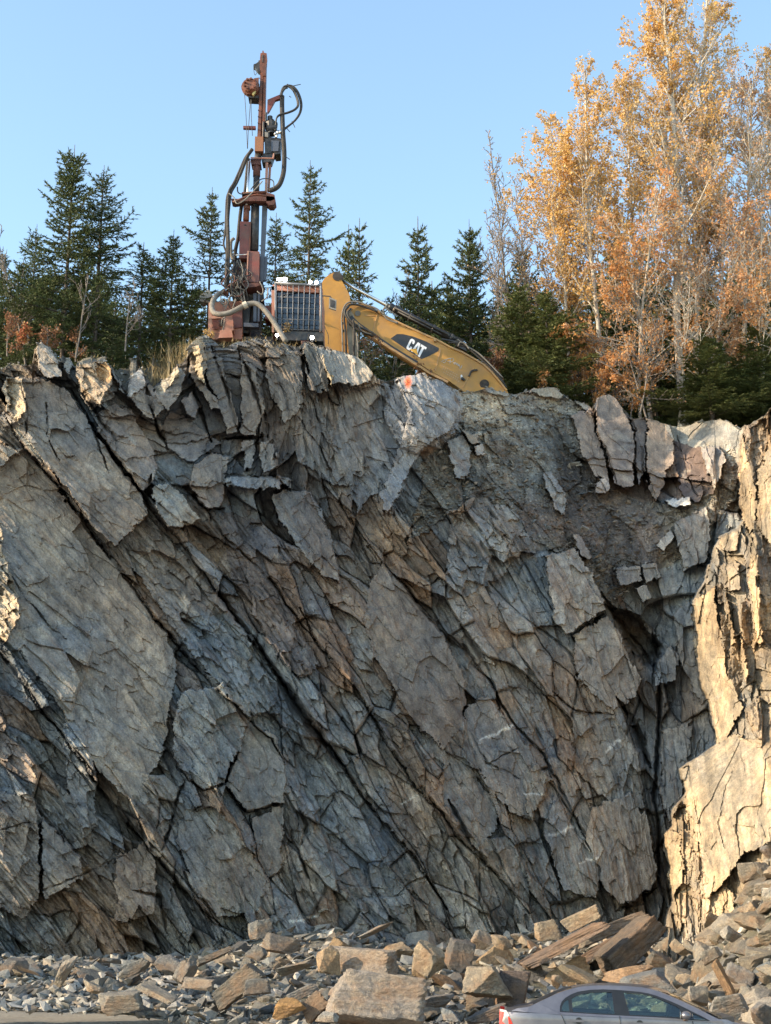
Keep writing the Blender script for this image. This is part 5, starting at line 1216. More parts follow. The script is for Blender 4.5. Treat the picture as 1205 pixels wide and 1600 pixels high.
# hose arch on the right
arch = [(441,214),(441,190),(441.5,165),(441,148),(444,137),(451,134),(459,137),(466,147),(470,162),(468,176),(460,188),(448,198),(436,208)]
hose('hose_bundle', arch, 1.6, M_HOSEB, rig, rig_root, YR, n=3, spread=1.4, seed=1)
hose('hose_bundle', [(441,212),(440.5,188),(440,160),(440.5,144),(444,136),(450,134.5),(458,140),(464,152),(466,164),(461,171),(450,176),(438,179),(432,184),(430,196),(429.5,204)], 1.4, M_RUB, rig, rig_root, YR-.05, n=2, spread=1.0, seed=2)
hose('hose_bundle', [(439,150),(441,144),(444,139),(448,137)], 1.2, M_RUB, rig, rig_root, YR-.12, n=3, spread=1.6, seed=9)
def f(bm):
    for (u, v, a, b_) in ((470,131.5,456,134.5), (455,152,452,150), (461,199,456,189), (453,206,447,199), (453,249,447,245), (446,134,450,131)): add_tube(bm, [P(u, v), P(a, b_)], .012, 5)
rp('hose_ties', M_RUB, fn=f, bevel=0)
hose('thick_hose_sleeve', [(441,150),(440.8,165),(441.5,190),(442.5,211),(444,232),(444.3,252),(443,270),(438,286),(431,294),(421,298)], 4.0, M_HOSEB, rig, rig_root, YR)
# frame under the head
rp('guard_bar', M_PINKL, fn=lambda bm: (add_tube(bm, [P(392,246.5,-.2), P(427,247.5,-.2)], .022, 6), add_tube(bm, [P(427,248,-.2), P(428,240,-.2)], .022, 6)), bevel=0)
rp('head_clamp', M_RUSTY, [(391,248),(407,248),(408,257),(393,256.5)], -.12, .34)
def f(bm): add_tube(bm, [P(401.5,254), P(401,276)], .105, 14)
rp('drill_sleeve', M_RUSTY, fn=f, smooth=True)
rp('drill_string', M_DARK, fn=lambda bm: (add_tube(bm, [P(404.5,234,.05), P(402,256,.05), P(401.2,276,.03)], .10, 12), add_tube(bm, [P(401,275), P(400.4,300)], .09, 12), add_tube(bm, [P(398.8,316), P(397,392)], .115, 12), add_tube(bm, [P(403,318,.1), P(401.5,390,.1)], .05, 8)), smooth=True)
rp('feed_rod', M_CHROME, fn=lambda bm: add_tube(bm, [P(389.6,252,-.05), P(385,328,-.05)], .036, 10), smooth=True)
cyl = rp('feed_cylinder', M_ORANGE, fn=lambda bm: (add_tube(bm, [P(385.2,325,-.05), P(384.5,345,-.05)], .085, 12), add_tube(bm, [P(386,323,-.05), P(386,328,-.05)], .1, 12)), smooth=True)
def f(bm):
    add_prism(bm, [(415,254),(419,254),(417.5,300),(413.8,300)], YR, .08); add_prism(bm, [(420.5,252),(424,254),(421,298),(418,298)], YR+.15, .1)
rp('guide_post', M_PINKL, fn=f)
def f(bm):
    add_prism(bm, [(409.8,318),(417.5,318),(412.8,402),(410.5,440),(406.4,440),(407,400)], YR+.02, .2)
    add_prism(bm, [(412.6,400),(418,402),(416,438),(410.6,438)], YR+.1, .1)
rp('guide_post', M_BLUEST, fn=f)
def f(bm):
    add_prism(bm, [(361,310),(372,310.5),(384,307),(400,306),(417,306),(428,307),(429.5,311),(423,314),(400,314),(380,314),(366,316),(362,315)], YR-.25, .3)
    add_prism(bm, [(380,301),(415,299.5),(418,304),(378,305)], YR-.1, .3)
    add_prism(bm, [(416,300),(429,304),(431,315),(427,320),(421,320),(416,316)], YR-.25, .35)
plat = rp('carriage', M_RUSTY, fn=f)
rp('carriage_edge', M_ORANGE, fn=lambda bm: (add_tube(bm, [P(v0, v1, -.46) for v0, v1 in ((364,316),(376,311),(388,306),(402,304),(416,306))], .03, 6), add_tube(bm, [P(378,302,-.15), P(416,299.6,-.15)], .035, 6)), smooth=True, parent=plat)
# boxes low on the mast
b1 = rp('feed_housing', M_PINK, [(375,345.5),(391.7,346.5),(390.5,404),(373.5,403)], -.1, .35)
rp('housing_edge', M_ORANGE, [(390.6,346),(392.4,346.5),(390.4,404),(388.8,404)], -.13, .05, parent=b1, bevel=.005)
rp('housing_hole', M_DARK, fn=lambda bm: add_tube(bm, [P(383.5,352,-.11), P(383.5,352,-.09)], .03, 10), bevel=0, parent=b1)
b2 = rp('lower_housing', M_PINK, [(388,392),(405.4,393),(404.6,441),(386,440)], -.2, .4)
rp('housing_edge', M_PINKL, [(386.6,392),(388.6,392),(386.6,440.5),(385,440)], -.23, .05, parent=b2, bevel=.005)
rp('lamp_bar', M_CHROME, fn=lambda bm: add_tube(bm, [P(365,399,-.2), P(389,397,-.2)], .018, 6), smooth=True)
# dark frame behind the tangle, turntable plates
def f(bm):
    add_prism(bm, [(364,404),(386,400),(387,446),(410,446),(412,470),(392,470),(388,520),(372,520),(364,470)], YR+.15, .5)
    add_prism(bm, [(377,442),(412,444),(408,449),(374,448)], YR-.1, .5)
    add_prism(bm, [(380,455),(408,452),(409,527),(378,527)], YR+.5, .3)
rp('turntable_frame', M_DARK, fn=f)
rp('turntable_plate', M_RUSTY, fn=lambda bm: (add_prism(bm, [(379,442),(407,441.5),(409,444),(400,448),(386,449),(378,446)], YR-.3, .6), add_prism(bm, [(356,446),(368,447),(372,452),(358,455)], YR-.2, .3)))
rp('valve_block', M_BLUEST, fn=lambda bm: (add_prism(bm, [(396,458),(401,458),(401,502),(396,502)], YR-.05, .2), add_prism(bm, [(403,459),(406,459),(405.5,502),(402.5,502)], YR-.1, .2), add_prism(bm, [(381,504),(404,505),(404,511),(381,510)], YR-.1, .2)))
# engine body at the left
def f(bm):
    add_prism(bm, [(326,473),(331,471),(331,527),(325,528)], YR-.35, .12)
    add_prism(bm, [(331,472),(378,470),(379,512),(378,530),(331,530)], YR+.0, 1.2)
    add_prism(bm, [(325,494),(345,493),(345,497),(326,498)], YR-.37, .1)
    add_prism(bm, [(350,503),(364,499),(365,516),(348,519)], YR-.35, .3)
    add_prism(bm, [(344,516),(362,515),(364,527),(341,528)], YR-.4, .3)
body = rp('engine_body', M_PINKL, fn=f, bevel=.02)
rp('engine_door', M_PINK, [(333,499),(341,498),(342,513),(333,515)], -.04, .03, parent=body)
rp('engine_door', M_PINK, [(363,488),(378,484),(378,511),(364,513)], -.04, .03, parent=body)
rp('engine_grille', M_DARK, fn=lambda bm: [add_prism(bm, [(344,499+k*3),(349,499+k*3),(349,500.6+k*3),(344,500.6+k*3)], YR-.04, .03) for k in range(4)], bevel=0, parent=body)
rp('side_panel', M_PINK, [(414,477),(424,478),(424,500),(414,498)], .2, .5)
hd2 = rp('dust_hood', M_GREYP, [(312,461),(326,452),(333,462),(323,466),(317,472),(312,470)], -.1, .35, bevel=.03)
rp('hood_arm', M_GREYP, fn=lambda bm: add_tube(bm, spline([P(321,465), P(323,471), P(331,472)]), .045, 8), smooth=True, parent=hd2)
# hoses down the left side
hose('hose_bundle', [(393,233),(384,246),(376,266),(368,285),(360,300),(358,320),(357,345),(357,380),(356,410),(354.5,450)], 2.3, M_HOSEB, rig, rig_root, YR-.25, n=3, spread=2.0, seed=3)
hose('hose_bundle', [(390,240),(383,256),(375,276),(364,292),(355,306),(353,335),(352,362),(349.5,380),(352,390),(356,400)], 1.5, M_HOSEB, rig, rig_root, YR-.15, n=1)
hose('air_hose', [(388,248),(386,270),(383,300),(377,325),(374,350),(372,372),(368,392),(367,420)], 3.0, M_HOSEB, rig, rig_root, YR+.12)
hose('air_hose', [(366,372),(361,378),(361,395),(365,408)], 2.6, M_HOSE, rig, rig_root, YR-.02)
hose('air_hose', [(371,292),(372,300),(378,303),(392,302)], 1.1, M_RUB, rig, rig_root, YR-.2)
hose('air_hose', [(392,296),(400,286),(408,280),(418,279),(427,283),(428,295)], .9, M_RUB, rig, rig_root, YR-.2)
hose('air_hose', [(358,302),(366,309),(370,318),(380,314),(391,304),(405,289),(410,283)], 1.0, M_GREYP, rig, rig_root, YR-.48)
rt = random.Random(4)
for k in range(34):
    u0, v0 = rt.uniform(357, 386), rt.uniform(404, 436); u1, v1 = rt.uniform(352, 384), rt.uniform(458, 486)
    pts = [(u0, v0), (u0+rt.uniform(-10, 10), v0+rt.uniform(5, 22), rt.uniform(-.25, .05)), ((u0+u1)/2+rt.uniform(-13, 13), (v0+v1)/2+rt.uniform(-5, 8), rt.uniform(-.35, 0)), (u1+rt.uniform(-8, 8), v1-rt.uniform(4, 14), rt.uniform(-.3, 0)), (u1, v1)]
    hose('cable', pts, rt.choice((.55, .8, 1.0)), rt.choice((M_RUB, M_RUB, M_HOSE, M_HOSE, M_HOSEB, M_RUSTY)), rig, rig_root, YR-.15)
for pts in ([(376,432),(376,452),(378,468),(384,476)], [(380,455),(382,466),(383,474)], [(345,462),(346,473),(352,478),(356,473),(352,468),(348,470),(350,480)], [(406,440),(411,452),(409,460),(402,455)], [(419,450),(417,464),(409,471)],
            [(364,438),(370,440),(375,436),(372,430)], [(360,465),(353,480),(351,484)], [(352,493),(349,512),(343,527)], [(353,494),(347,500),(346,508)]):
    hose('cable', pts, .9, M_HOSE, rig, rig_root, YR-.35)
for (u, v, r) in ((349,471,4.2), (363,466,5)):
    hose('cable', [(u+r*math.cos(a), v+r*math.sin(a)) for a in [k*.7 for k in range(10)]], .8, M_HOSE, rig, rig_root, YR-.38)
# the big grey suction hose
hose('suction_hose', [(352,458,.1),(343,459,-.1),(335,466,-.35),(331,478,-.55),(334,488,-.7),(344,491,-.78),(358,489,-.8),(371,483,-.8),(383,477,-.8),(395,474,-.8),(406,477,-.82),(417,488,-.85),(427,502,-.88),(436,516,-.92),(447,534,-1.0)], 4.1, M_HOSE, rig, rig_root, YR)
rp('hose_clamp', simple_mat('pale_clamp', (.48,.43,.35), .7), fn=lambda bm: add_tube(bm, [P(380,478,-.8), P(386,475.5,-.8)], [.095,.1], 12), bevel=0)
# cab with cage
YC = -.55
cabp = rp('cab_frame', M_PINKL, fn=lambda bm: (add_prism(bm, [(424,447),(429,447),(430,500),(425,500)], YR+YC, .14), add_prism(bm, [(424,447),(503,450),(503,457.5),(424,453)], YR+YC, .2),
    add_prism(bm, [(499,452),(504.5,452),(505,519),(499,519)], YR+YC, .16), add_prism(bm, [(426,444.5),(503,447),(503,450),(426,447)], YR+YC+.05, 1.4), add_prism(bm, [(500,456),(504.5,456),(505,519),(500,519)], YR+YC+.16, 1.3),
    add_prism(bm, [(424,452),(427,452),(428,519),(425,519)], YR+YC+.14, 1.3)), bevel=.015)
rp('cab_window', M_CABG, [(429,454),(499,458),(499,514),(430,512)], YC+.06, .02, bevel=0, parent=cabp)
rp('cab_back', simple_mat('grey_cab_lining', (.13,.135,.15), .8, 0, .5, 3, (.05,.05,.055), .6), [(427,453),(500,456),(500,519),(428,519)], YC+1.35, .06, parent=cabp)
rp('control_panel', M_DARK, [(430,500),(499,500),(499,519),(430,519)], YC+.25, .3, parent=cabp)
st = rp('driver_seat', simple_mat('dark_seat', (.05,.055,.07), .8), fn=lambda bm: (add_prism(bm, [(457,473),(472,471),(486,474),(488,504),(455,504)], YR+YC+.85, .15), add_prism(bm, [(452,498),(490,498),(490,506),(452,506)], YR+YC+.5, .5)), bevel=.04, parent=cabp)
rp('cab_display', simple_mat('pale_screen', (.5,.5,.47), .5), [(483,470),(492,471),(491,478),(483,477)], YC+.2, .05, parent=cabp)
rp('wiper_arm', M_RUB, fn=lambda bm: (add_tube(bm, [P(438,462,YC+.02), P(464,456,YC+.02)], .012, 6), add_tube(bm, [P(436,470,YC+.02), P(452,458,YC+.02)], .01, 6)), bevel=0, parent=cabp)
def f(bm):
    c = YC-.14
    for k in range(9):
        t = k/8; u = 429.5+t*70
        add_tube(bm, [P(u+2.5, 442.5+t*3, c), P(u+3*(1-t)-.5, 516+t*1, c)], .012, 6)
    for v in (446, 465, 482, 499.5, 515): add_tube(bm, [P(430.5, v-1.5, c+.015), P(502, v+1, c+.015)], .012, 6)
    for u0 in (430.5, 501.5): add_tube(bm, [P(u0, 442, c), P(u0+.6, 518, c)], .035, 8)
    add_tube(bm, [P(429, 442, c), P(502.5, 446, c)], .035, 8)
    for k in range(7): add_tube(bm, [P(434+k*11, 442+k*.5, c), P(435+k*11, 446, c+.3)], .02, 6)
rp('cab_cage', simple_mat('grey_cage_bars', (.16,.165,.18), .55, .2), fn=f, smooth=True, parent=cabp)
rp('cab_base', M_DARK, [(440,517),(505,519),(505,533),(436,531)], YC-.1, 1.2)
rp('cab_hitch', M_PINK, [(470,531),(484,531),(482,545),(472,545)], YC-.1, .4)
rp('roof_rack', M_DARK, [(430,440.5),(503,444),(503,446.5),(430,443.5)], YC+.0, .5)
def lamp(u, v, r, dy, w=1.0):
    l = rp('work_lamp', M_DARK, fn=lambda bm: add_tube(bm, [P(u, v, dy), P(u, v, dy+.12)], [r*1.12, r*.7], 14), smooth=True)
    def g(bm): add_tube(bm, [P(u, v, dy-.012), P(u, v, dy-.002)], r, 14)
    rp('lamp_lens', M_LAMP, fn=g, bevel=0, parent=l)
    rp('lamp_foot', M_DARK, fn=lambda bm: add_beam(bm, P(u, v+1.5, dy+.06), P(u, v+7, dy+.06), .05, .04), bevel=0, parent=l)
lamp(445.5, 436.5, .058, YC-.2); lamp(485, 440.5, .045, YC-.2); lamp(494.5, 441, .045, YC-.2); lamp(432.8, 523.6, .042, YC-.35); lamp(487.8, 527.5, .05, YC-.35)
rp('lamp_tube', M_LAMP, fn=lambda bm: add_tube(bm, [P(433,436.3,YC-.1), P(442,436.5,YC-.1)], .03, 8), bevel=0)
mr = rp('cab_mirror', M_GREYP, fn=lambda bm: add_prism(bm, [(514.5,464.5),(520,466),(526,469),(525,484.5),(514,481)], YR+YC-.3, .06), bevel=.015)
rp('mirror_arm', M_RUB, fn=lambda bm: add_tube(bm, [P(503.5,462,YC-.2), P(516,463,YC-.27), P(518,466,YC-.27)], .018, 6), bevel=0, parent=mr)
rp('mirror_glass', M_DARK, [(516,467),(523.5,470),(523,481.5),(516,479)], YC-.31, .008, bevel=0, parent=mr)
# crawler tracks, mostly behind the rim
for s in (0, 1):
    def f(bm):
        y0 = YR+.2+s*1.9; cs = []
        for k in range(40):
            a = k/40*6.2832; x = math.cos(a); z = math.sin(a)
            cs.append(((1 if x > 0 else -1)*1.1+x*.36 if abs(x) > .05 else x*1.1, z*.36))
        c = A(405, 545, y0); f0 = [bm.verts.new(c+Vector((x, 0, z))) for x, z in cs]; b0 = [bm.verts.new(p.co+Vector((0, .45, 0))) for p in f0]
        bm.faces.new(f0); bm.faces.new(b0[::-1])
        for i in range(40): bm.faces.new((f0[i], b0[i], b0[(i+1) % 40], f0[(i+1) % 40]))
    rp('crawler_track', M_DARK, fn=f, bevel=0)

# ================= excavator boom and stick =================
YE = 42.8
ex_root = A(640, 600, YE)
ex = empty('excavator', ex_root, 'yellow excavator boom with a black logo plate reaching up behind the rim', 'excavator')
def ep(name, mat, pts=None, dy=0, th=.3, bevel=.02, smooth=False, parent=None, fn=None):
    bm = bmesh.new()
    if pts: add_prism(bm, pts, YE+dy, th)
    if fn: fn(bm)
    return pmesh(bm, name, mat, parent or ex, ex_root, smooth, bevel if not smooth else 0)
def Q(u, v, dy=0): return A(u, v, YE+dy)
boomtop = [(541,487),(543,479),(548,475),(556,474),(568,475),(580,480),(598,491),(617,500),(638,510),(662,521),(683,530),(703,541),(722,549),(740,559),(755,568),(768,580),(780,594),(792,609),(798,622)]
boombot = [(780,640),(745,628),(720,608),(700,594),(686,587),(672,579),(655,568),(636,556),(615,543),(594,529),(573,514),(560,504),(551,496)]
boom = ep('boom', M_YEL, boomtop+boombot, 0, .62, .03)
def strip(path, off, w, dy, d, mat, name, parent):
    def f(bm):
        P_ = [Q(u, v+off, dy) for u, v in path]
        for a, b_ in zip(P_[:-1], P_[1:]): add_beam(bm, a, b_, w, d)
    return ep(name, mat, fn=f, bevel=0, parent=parent)
strip(boomtop[5:18], 1.0, .05, -.02, .05, M_YELD, 'boom_flange', boom)
strip([(551,499),(573,517.5),(594,532),(615,546),(636,559),(655,571),(672,582),(686,589),(700,596)], 2.2, .07, -.10, .16, M_YELD, 'boom_flange', boom)
strip([(548,494),(560,506),(573,515),(594,530),(615,544),(636,557),(652,566)], 1.0, .10, -.04, .06, M_BLACKP, 'boom_pipe', boom)
for (a_, b_, c_, d_) in ((590,488,583,519), (689,545,680,580), (740,575,723,606), (570,493,585,493)):
    ep('weld_seam', M_YELD, fn=lambda bm: add_beam(bm, Q(a_,b_,-.008), Q(c_,d_,-.008), .03, .02), bevel=0, parent=boom)
ep('pivot_pin', M_GREYP, fn=lambda bm: (add_tube(bm, [Q(559,489.5,-.06), Q(559,489.5,.02)], .085, 14), add_tube(bm, [Q(548,483,-.05), Q(548,483,.02)], .04, 10)), bevel=0, parent=boom)
ep('boom_lamp', M_WHITE, [(720,586),(722,585),(724,591),(720,592)], -.07, .07, parent=boom)
ep('boom_hook', M_DARK, fn=lambda bm: (add_tube(bm, [Q(721,590,-.05), Q(726,594,-.05)], .04, 8), add_tube(bm, spline([Q(733,588,-.03), Q(737,580,-.05), Q(746,578,-.03)]), .03, 6), add_tube(bm, [Q(757,600,-.04), Q(757,600,.02)], .14, 14)), bevel=0, parent=boom)
ep('boom_clip', M_YELD, fn=lambda bm: add_prism(bm, [(677,529),(681,528),(682,533),(678,533)], YE-.08, .1), parent=boom)
# logo plate
plate = ep('logo_plate', M_BLACKP, [(610.5,528.8),(620.5,521.8),(630,522),(646,525.8),(666,533.5),(686,543.5),(685.2,548),(672,555.5),(658.5,561),(640,549)], -.006, .005, 0, parent=boom)
O0, EX, EY = (355, 355), (175, 105), (65, -130)
def L2(a, b_): return (590+(O0[0]+a*EX[0]+b_*EY[0])/8.033, 500+(O0[1]+a*EX[1]+b_*EY[1])/8.033)
CC = [(.07,0),(.25,0),(.33,.12),(.33,.36),(.205,.36),(.205,.2),(.13,.2),(.13,.8),(.205,.8),(.205,.66),(.33,.66),(.33,.88),(.25,1),(.07,1),(0,.86),(0,.14)]
AA = [(.36,.02),(.50,1),(.68,1),(.82,.0),(.69,0),(.67,.24),(.52,.24),(.49,.02)]
TT = [(.74,1),(1.14,1),(1.14,.80),(1.01,.80),(1.01,-.04),(.87,-.04),(.87,.80),(.74,.80)]
def f(bm):
    for g in (CC, AA, TT): add_prism(bm, [L2(a, b_) for a, b_ in g], YE-.012, .005)
ep('logo_letters', M_WHITE, fn=f, bevel=0, parent=plate)
ep('logo_triangle', M_TRI, [L2(.22,.08), L2(.60,.46), L2(.87,.02)], -.018, .005, 0, parent=plate)
ep('logo_counter', M_BLACKP, [L2(.555,.46), L2(.59,.78), L2(.635,.46)], -.0185, .005, 0, parent=plate)
# faded script lettering
def f(bm):
    for s in ([(690,565.5),(694,562.5),(699,561),(706,559.5),(709,561),(708,564),(704,565.5),(699,564.5)], [(692,566),(695,566.5),(698,562)], [(704,560),(703,568)],
              [(708,566),(711,569.5),(711,565.5),(714,570),(714,567),(716.5,572),(717,568.5),(719,574),(722,571),(720,575.5),(718,575)]):
        add_tube(bm, spline([Q(u, v, -.003) for u, v in s], 4), .008, 5)
sc1 = ep('faded_script', simple_mat('grey_script', (.42,.42,.43), .6), fn=f, bevel=0, parent=boom)
def f(bm):
    r9 = random.Random(3)
    for row in range(3):
        u, v = 690+row*1.5, 571+row*5
        for k in range(9):
            add_beam(bm, Q(u, v, -.002), Q(u+1.3, v+.8+r9.uniform(-.5, .5), -.002), .025+.02*r9.random(), .006); u += 2.9; v += 1.75
ep('faded_lettering', simple_mat('nearly_worn_lettering', (.47,.30,.17), .6), fn=f, bevel=0, parent=boom)
# stick
stick = ep('stick', M_YEL, [(500,452),(502,443),(507,435),(514,429),(522,425.5),(528,427),(531,433),(538,445),(546,460),(548,473),(545,500),(545,528),(549,590),(550,625),(515,625),(507,600),(503,535),(501,500)], .05, .5, .03)
ep('stick_plate', simple_mat('dull_brown_steel', (.30,.24,.17), .6, 0, .3, 5), [(541,486),(546,482),(553,492),(556,505),(558,540),(559,600),(546,604),(545,550),(542,520)], -.04, .6, .02)
for u_, v_, r_ in ((543,497,.03),(548,507,.05),(536.5,505,.04),(536.5,517,.05)): ep('stick_hole', M_DARK, fn=lambda bm: add_tube(bm, [Q(u_, v_, -.06), Q(u_, v_, -.02)], r_, 8), bevel=0, parent=stick)
# hoses and pipes round the elbow
for k, (pts, r, mt) in enumerate((([(536,560),(535,520),(534,500),(536,485),(541,475),(550,471.5),(562,472.5),(575,477),(588,482),(598,490),(606,499),(622,505)], 1.4, M_HOSE), ([(541,560),(540,520),(538,500),(539,485),(545,477),(556,475.5),(575,481),(590,487)], 1.9, M_HOSEB),
     ([(545,478),(539,487),(545,500),(556,512),(570,520),(584,525)], 2.2, M_RUB), ([(548,482),(543,490),(550,502),(562,511),(577,517),(588,524)], 1.7, M_RUB), ([(560,505),(563,514),(572,520),(580,522)], .8, M_HOSE),
     ([(552,500),(554,520),(553,545),(554,575)], 1.8, M_HOSEB), ([(557,520),(559,540),(559,572)], 1.2, M_HOSE), ([(600,491),(599,484),(604,478),(607,474)], 1.2, M_HOSE), ([(600,480),(610,486),(622,494)], 1.0, M_HOSE),
     ([(505,500),(508,512),(513,524),(513,538)], .5, M_RUB),
     ([(690,530),(706,533),(724,538),(742,550),(756,561),(772,577),(788,600)], 1.7, M_RUB), ([(700,535),(716,537),(735,547),(750,560),(766,574),(782,592),(792,606)], 1.3, M_HOSEB), ([(715,530),(730,541),(748,552),(764,567),(786,590)], 1.0, M_HOSE), ([(716,541),(719,535),(727,537),(733,545)], 1.0, M_HOSE))):
    bm = bmesh.new(); add_tube(bm, spline([Q(p[0], p[1], -.1-.04*k) for p in pts]), r/53.0, 8); pmesh(bm, 'hydraulic_hose', mt, ex, ex_root, True)
# stick cylinder
ep('cylinder_rod', M_CHROME, fn=lambda bm: add_tube(bm, [Q(529,436,.25), Q(612,481.5,.25)], .055, 14), smooth=True)
cb = ep('cylinder_barrel', M_BLACKP, fn=lambda bm: add_tube(bm, [Q(608,478.5,.25), Q(611,480,.25), Q(614,481.5,.25), Q(715,533,.25)], [.11,.135,.115,.115], 16), smooth=True)
ep('barrel_bands', M_DARK, fn=lambda bm: [add_tube(bm, [Q(u, 481.5+(u-614)*.51, .25), Q(u+3.5, 481.5+(u+3.5-614)*.51, .25)], .135, 14) for u in (616, 640, 676, 704)], smooth=True, parent=cb)
ep('barrel_pipe', M_RUB, fn=lambda bm: (add_tube(bm, [Q(616,480,.08), Q(700,523,.08)], .03, 8), add_tube(bm, [Q(622,487,.05), Q(690,523,.05)], .025, 8)), smooth=True, parent=cb)
ep('rod_eye', simple_mat('worn_pin_steel', (.16,.14,.13), .5, .5), fn=lambda bm: (add_tube(bm, [Q(527,431.5,-.02), Q(527,431.5,.58)], .14, 16), add_tube(bm, [Q(531,434,.12), Q(531,434,.4)], .12, 12)), bevel=0)
ep('barrel_eye', M_DARK, fn=lambda bm: (add_tube(bm, [Q(718,534.5,.05), Q(718,534.5,.5)], .13, 14), add_prism(bm, [(712,540),(716,530),(722,532),(730,549)], YE+.12, .3)), bevel=0)
# ================= car =================
YN, HALF = 24.25, .875                      # near side plane and half width
YM = YN+HALF
car_root = Vector((A(1000, 1590, YM).x, YM, floor_z(0, YM)))
car = empty('car', car_root, 'grey metallic sedan parked before the fallen rocks, only its upper part in view', 'car')
def cz(u, v, Y=YN+.15): p = A(u, v, Y); return p.x, p.z
def m_paint():
    m, nt, b = mat_new('grey_metallic_paint'); tc = nt.nodes.new('ShaderNodeTexCoord'); n = noise_n(nt, 3, 6, .7, tc.outputs['Object'])
    r = ramp(nt, n.outputs[0], [(.35, (.13,.128,.15)), (.7, (.19,.185,.205))]); nt.links.new(r.outputs[0], b.inputs['Base Color'])
    b.inputs['Metallic'].default_value = .55; b.inputs['Roughness'].default_value = .38; b.inputs['Coat Weight'].default_value = .6; b.inputs['Coat Roughness'].default_value = .08; return m
M_PAINT = m_paint(); M_AG = glass_mat('tinted_car_glass', (.80,.90,.85), .02, .25)
M_TRIM = simple_mat('black_window_trim', (.015,.016,.018), .35); M_INT = simple_mat('beige_seat_cloth', (.34,.31,.27), .9); M_INTD = simple_mat('dark_interior', (.04,.04,.042), .8)
M_TAIL = simple_mat('red_tail_lens', (.60,.03,.02), .15); M_CLEAR = simple_mat('clear_lens', (.6,.55,.5), .15); M_TYRE = simple_mat('tyre_rubber', (.03,.03,.03), .8); M_RIM = simple_mat('alloy', (.5,.5,.52), .3, .8)
SIL = [(786,1584),(786.7,1577),(792,1575),(799,1574.5),(816,1572.5),(834,1569.5),(847,1562.5),(864,1554),(878,1548),(892,1543),(911,1538.3),(925,1536.6),(940,1536.2),(955,1536),(970,1536.4),(990,1537.2),(1010,1539),(1023,1541.5),(1036,1545.3),(1050,1551),(1063.5,1557),(1077,1563),(1091.5,1570),(1105,1577),(1119,1583.8),(1131,1589.5),(1143,1592),(1155,1594.5),(1175,1599.5),(1195,1606),(1215,1614),(1230,1625),(1236,1640)]
sil = [cz(u, v, YM) for u, v in SIL]; sx_ = np.array([p[0] for p in sil]); sz_ = np.array([p[1] for p in sil])
X0, X1 = float(sx_.min()), float(sx_.max())+.05
zb0, zb1 = cz(799,1580)[1], cz(1150,1594)[1]
def belt(x): return zb0+(zb1-zb0)*(x-X0)/(X1-X0)-.015
def top_z(x): return float(np.interp(x, sx_, sz_))
def half_w(x, z):
    "half width of the shell at x, z: tumblehome above the belt, rounding at the ends"
    t = (x-X0)/(X1-X0); end = 1-.16*max(0, 1-t/.12)**2-.22*max(0, (t-.84)/.16)**2
    h = HALF*end
    b = belt(x)
    if z > b: return h-(z-b)*.52-.01
    return h-.05*max(0, (b-z-.25)/.5)**2*(1) + .0
def car_part(name, mat, bm, parent=None, smooth=True, bevel=0): return pmesh(bm, name, mat, parent or car, car_root, smooth, bevel)
WH = [(X0+.93, .31), (X0+.93+2.70, .31)]
# shell sides
bm = bmesh.new(); NX = 120; zs_n = 16
xs = np.linspace(X0, X1, NX)
for s in (-1, 1):
    g = []
    for x in xs:
        tz = min(top_z(x)-.03, belt(x)); row = []
        for k in range(zs_n+1):
            z = .22+(tz-.22)*k/zs_n; y = YM+s*half_w(x, z)
            if k == zs_n: y = YM+s*(half_w(x, z)-.012)
            row.append(bm.verts.new((x, y, z)))
        g.append(row)
    for i in range(NX-1):
        for k in range(zs_n):
            cx_, czz = (g[i][k].co.x+g[i+1][k+1].co.x)/2, (g[i][k].co.z+g[i+1][k+1].co.z)/2
            if any(math.hypot(cx_-w[0], czz-(w[1]+.05)) < .36 for w in WH): continue
            bm.faces.new((g[i][k], g[i+1][k], g[i+1][k+1], g[i][k+1]))
# deck, roof, bonnet as one crowned skin over the silhouette; the glass spans are left out
uR0, uR1 = cz(834,1570,YM)[0], cz(893,1543,YM)[0]        # rear screen
uF0, uF1 = cz(1040,1547,YM)[0], cz(1131,1589,YM)[0]      # windscreen
def skin(x0, x1, n, lift=0.0, shrink=1.0):
    b2 = bmesh.new(); G2 = []
    for x in np.linspace(x0, x1, n):
        z0 = top_z(x); hw = half_w(x, z0-.04)*shrink; row = []
        for j in range(13):
            t = -1+2*j/12; row.append(b2.verts.new((x, YM+t*hw, z0-.045*abs(t)**2.6+lift)))
        G2.append(row)
    for i in range(n-1):
        for j in range(12): b2.faces.new((G2[i][j], G2[i+1][j], G2[i+1][j+1], G2[i][j+1]))
    return b2
def merge(dst, src):
    mm = {v: dst.verts.new(v.co) for v in src.verts}
    for f_ in src.faces: dst.faces.new([mm[v] for v in f_.verts])
    src.free()
def close_end(x, sgn):
    rows = []
    for k in range(9):
        z = .24+(min(top_z(x)-.03, belt(x))-.24)*k/8; hw = half_w(x, z)
        rows.append([bm.verts.new((x+sgn*.045*(1-abs(t)**3), YM+t*hw, z)) for t in [-1+2*j/10 for j in range(11)]])
    for a_, b_ in zip(rows[:-1], rows[1:]):
        for j in range(10): bm.faces.new((a_[j], a_[j+1], b_[j+1], b_[j]))
close_end(X0, -1); close_end(X1, 1)
merge(bm, skin(X0, uR0, 14)); merge(bm, skin(uR1, uF0, 36)); merge(bm, skin(uF1, X1, 24))
bmesh.ops.remove_doubles(bm, verts=bm.verts, dist=.004)
body_o = car_part('body', M_PAINT, bm)
ck = car_part('rear_screen', M_AG, skin(uR0, uR1, 10, -.01, .93)); car_part('windscreen', M_AG, skin(uF0, uF1, 14, -.01, .94))
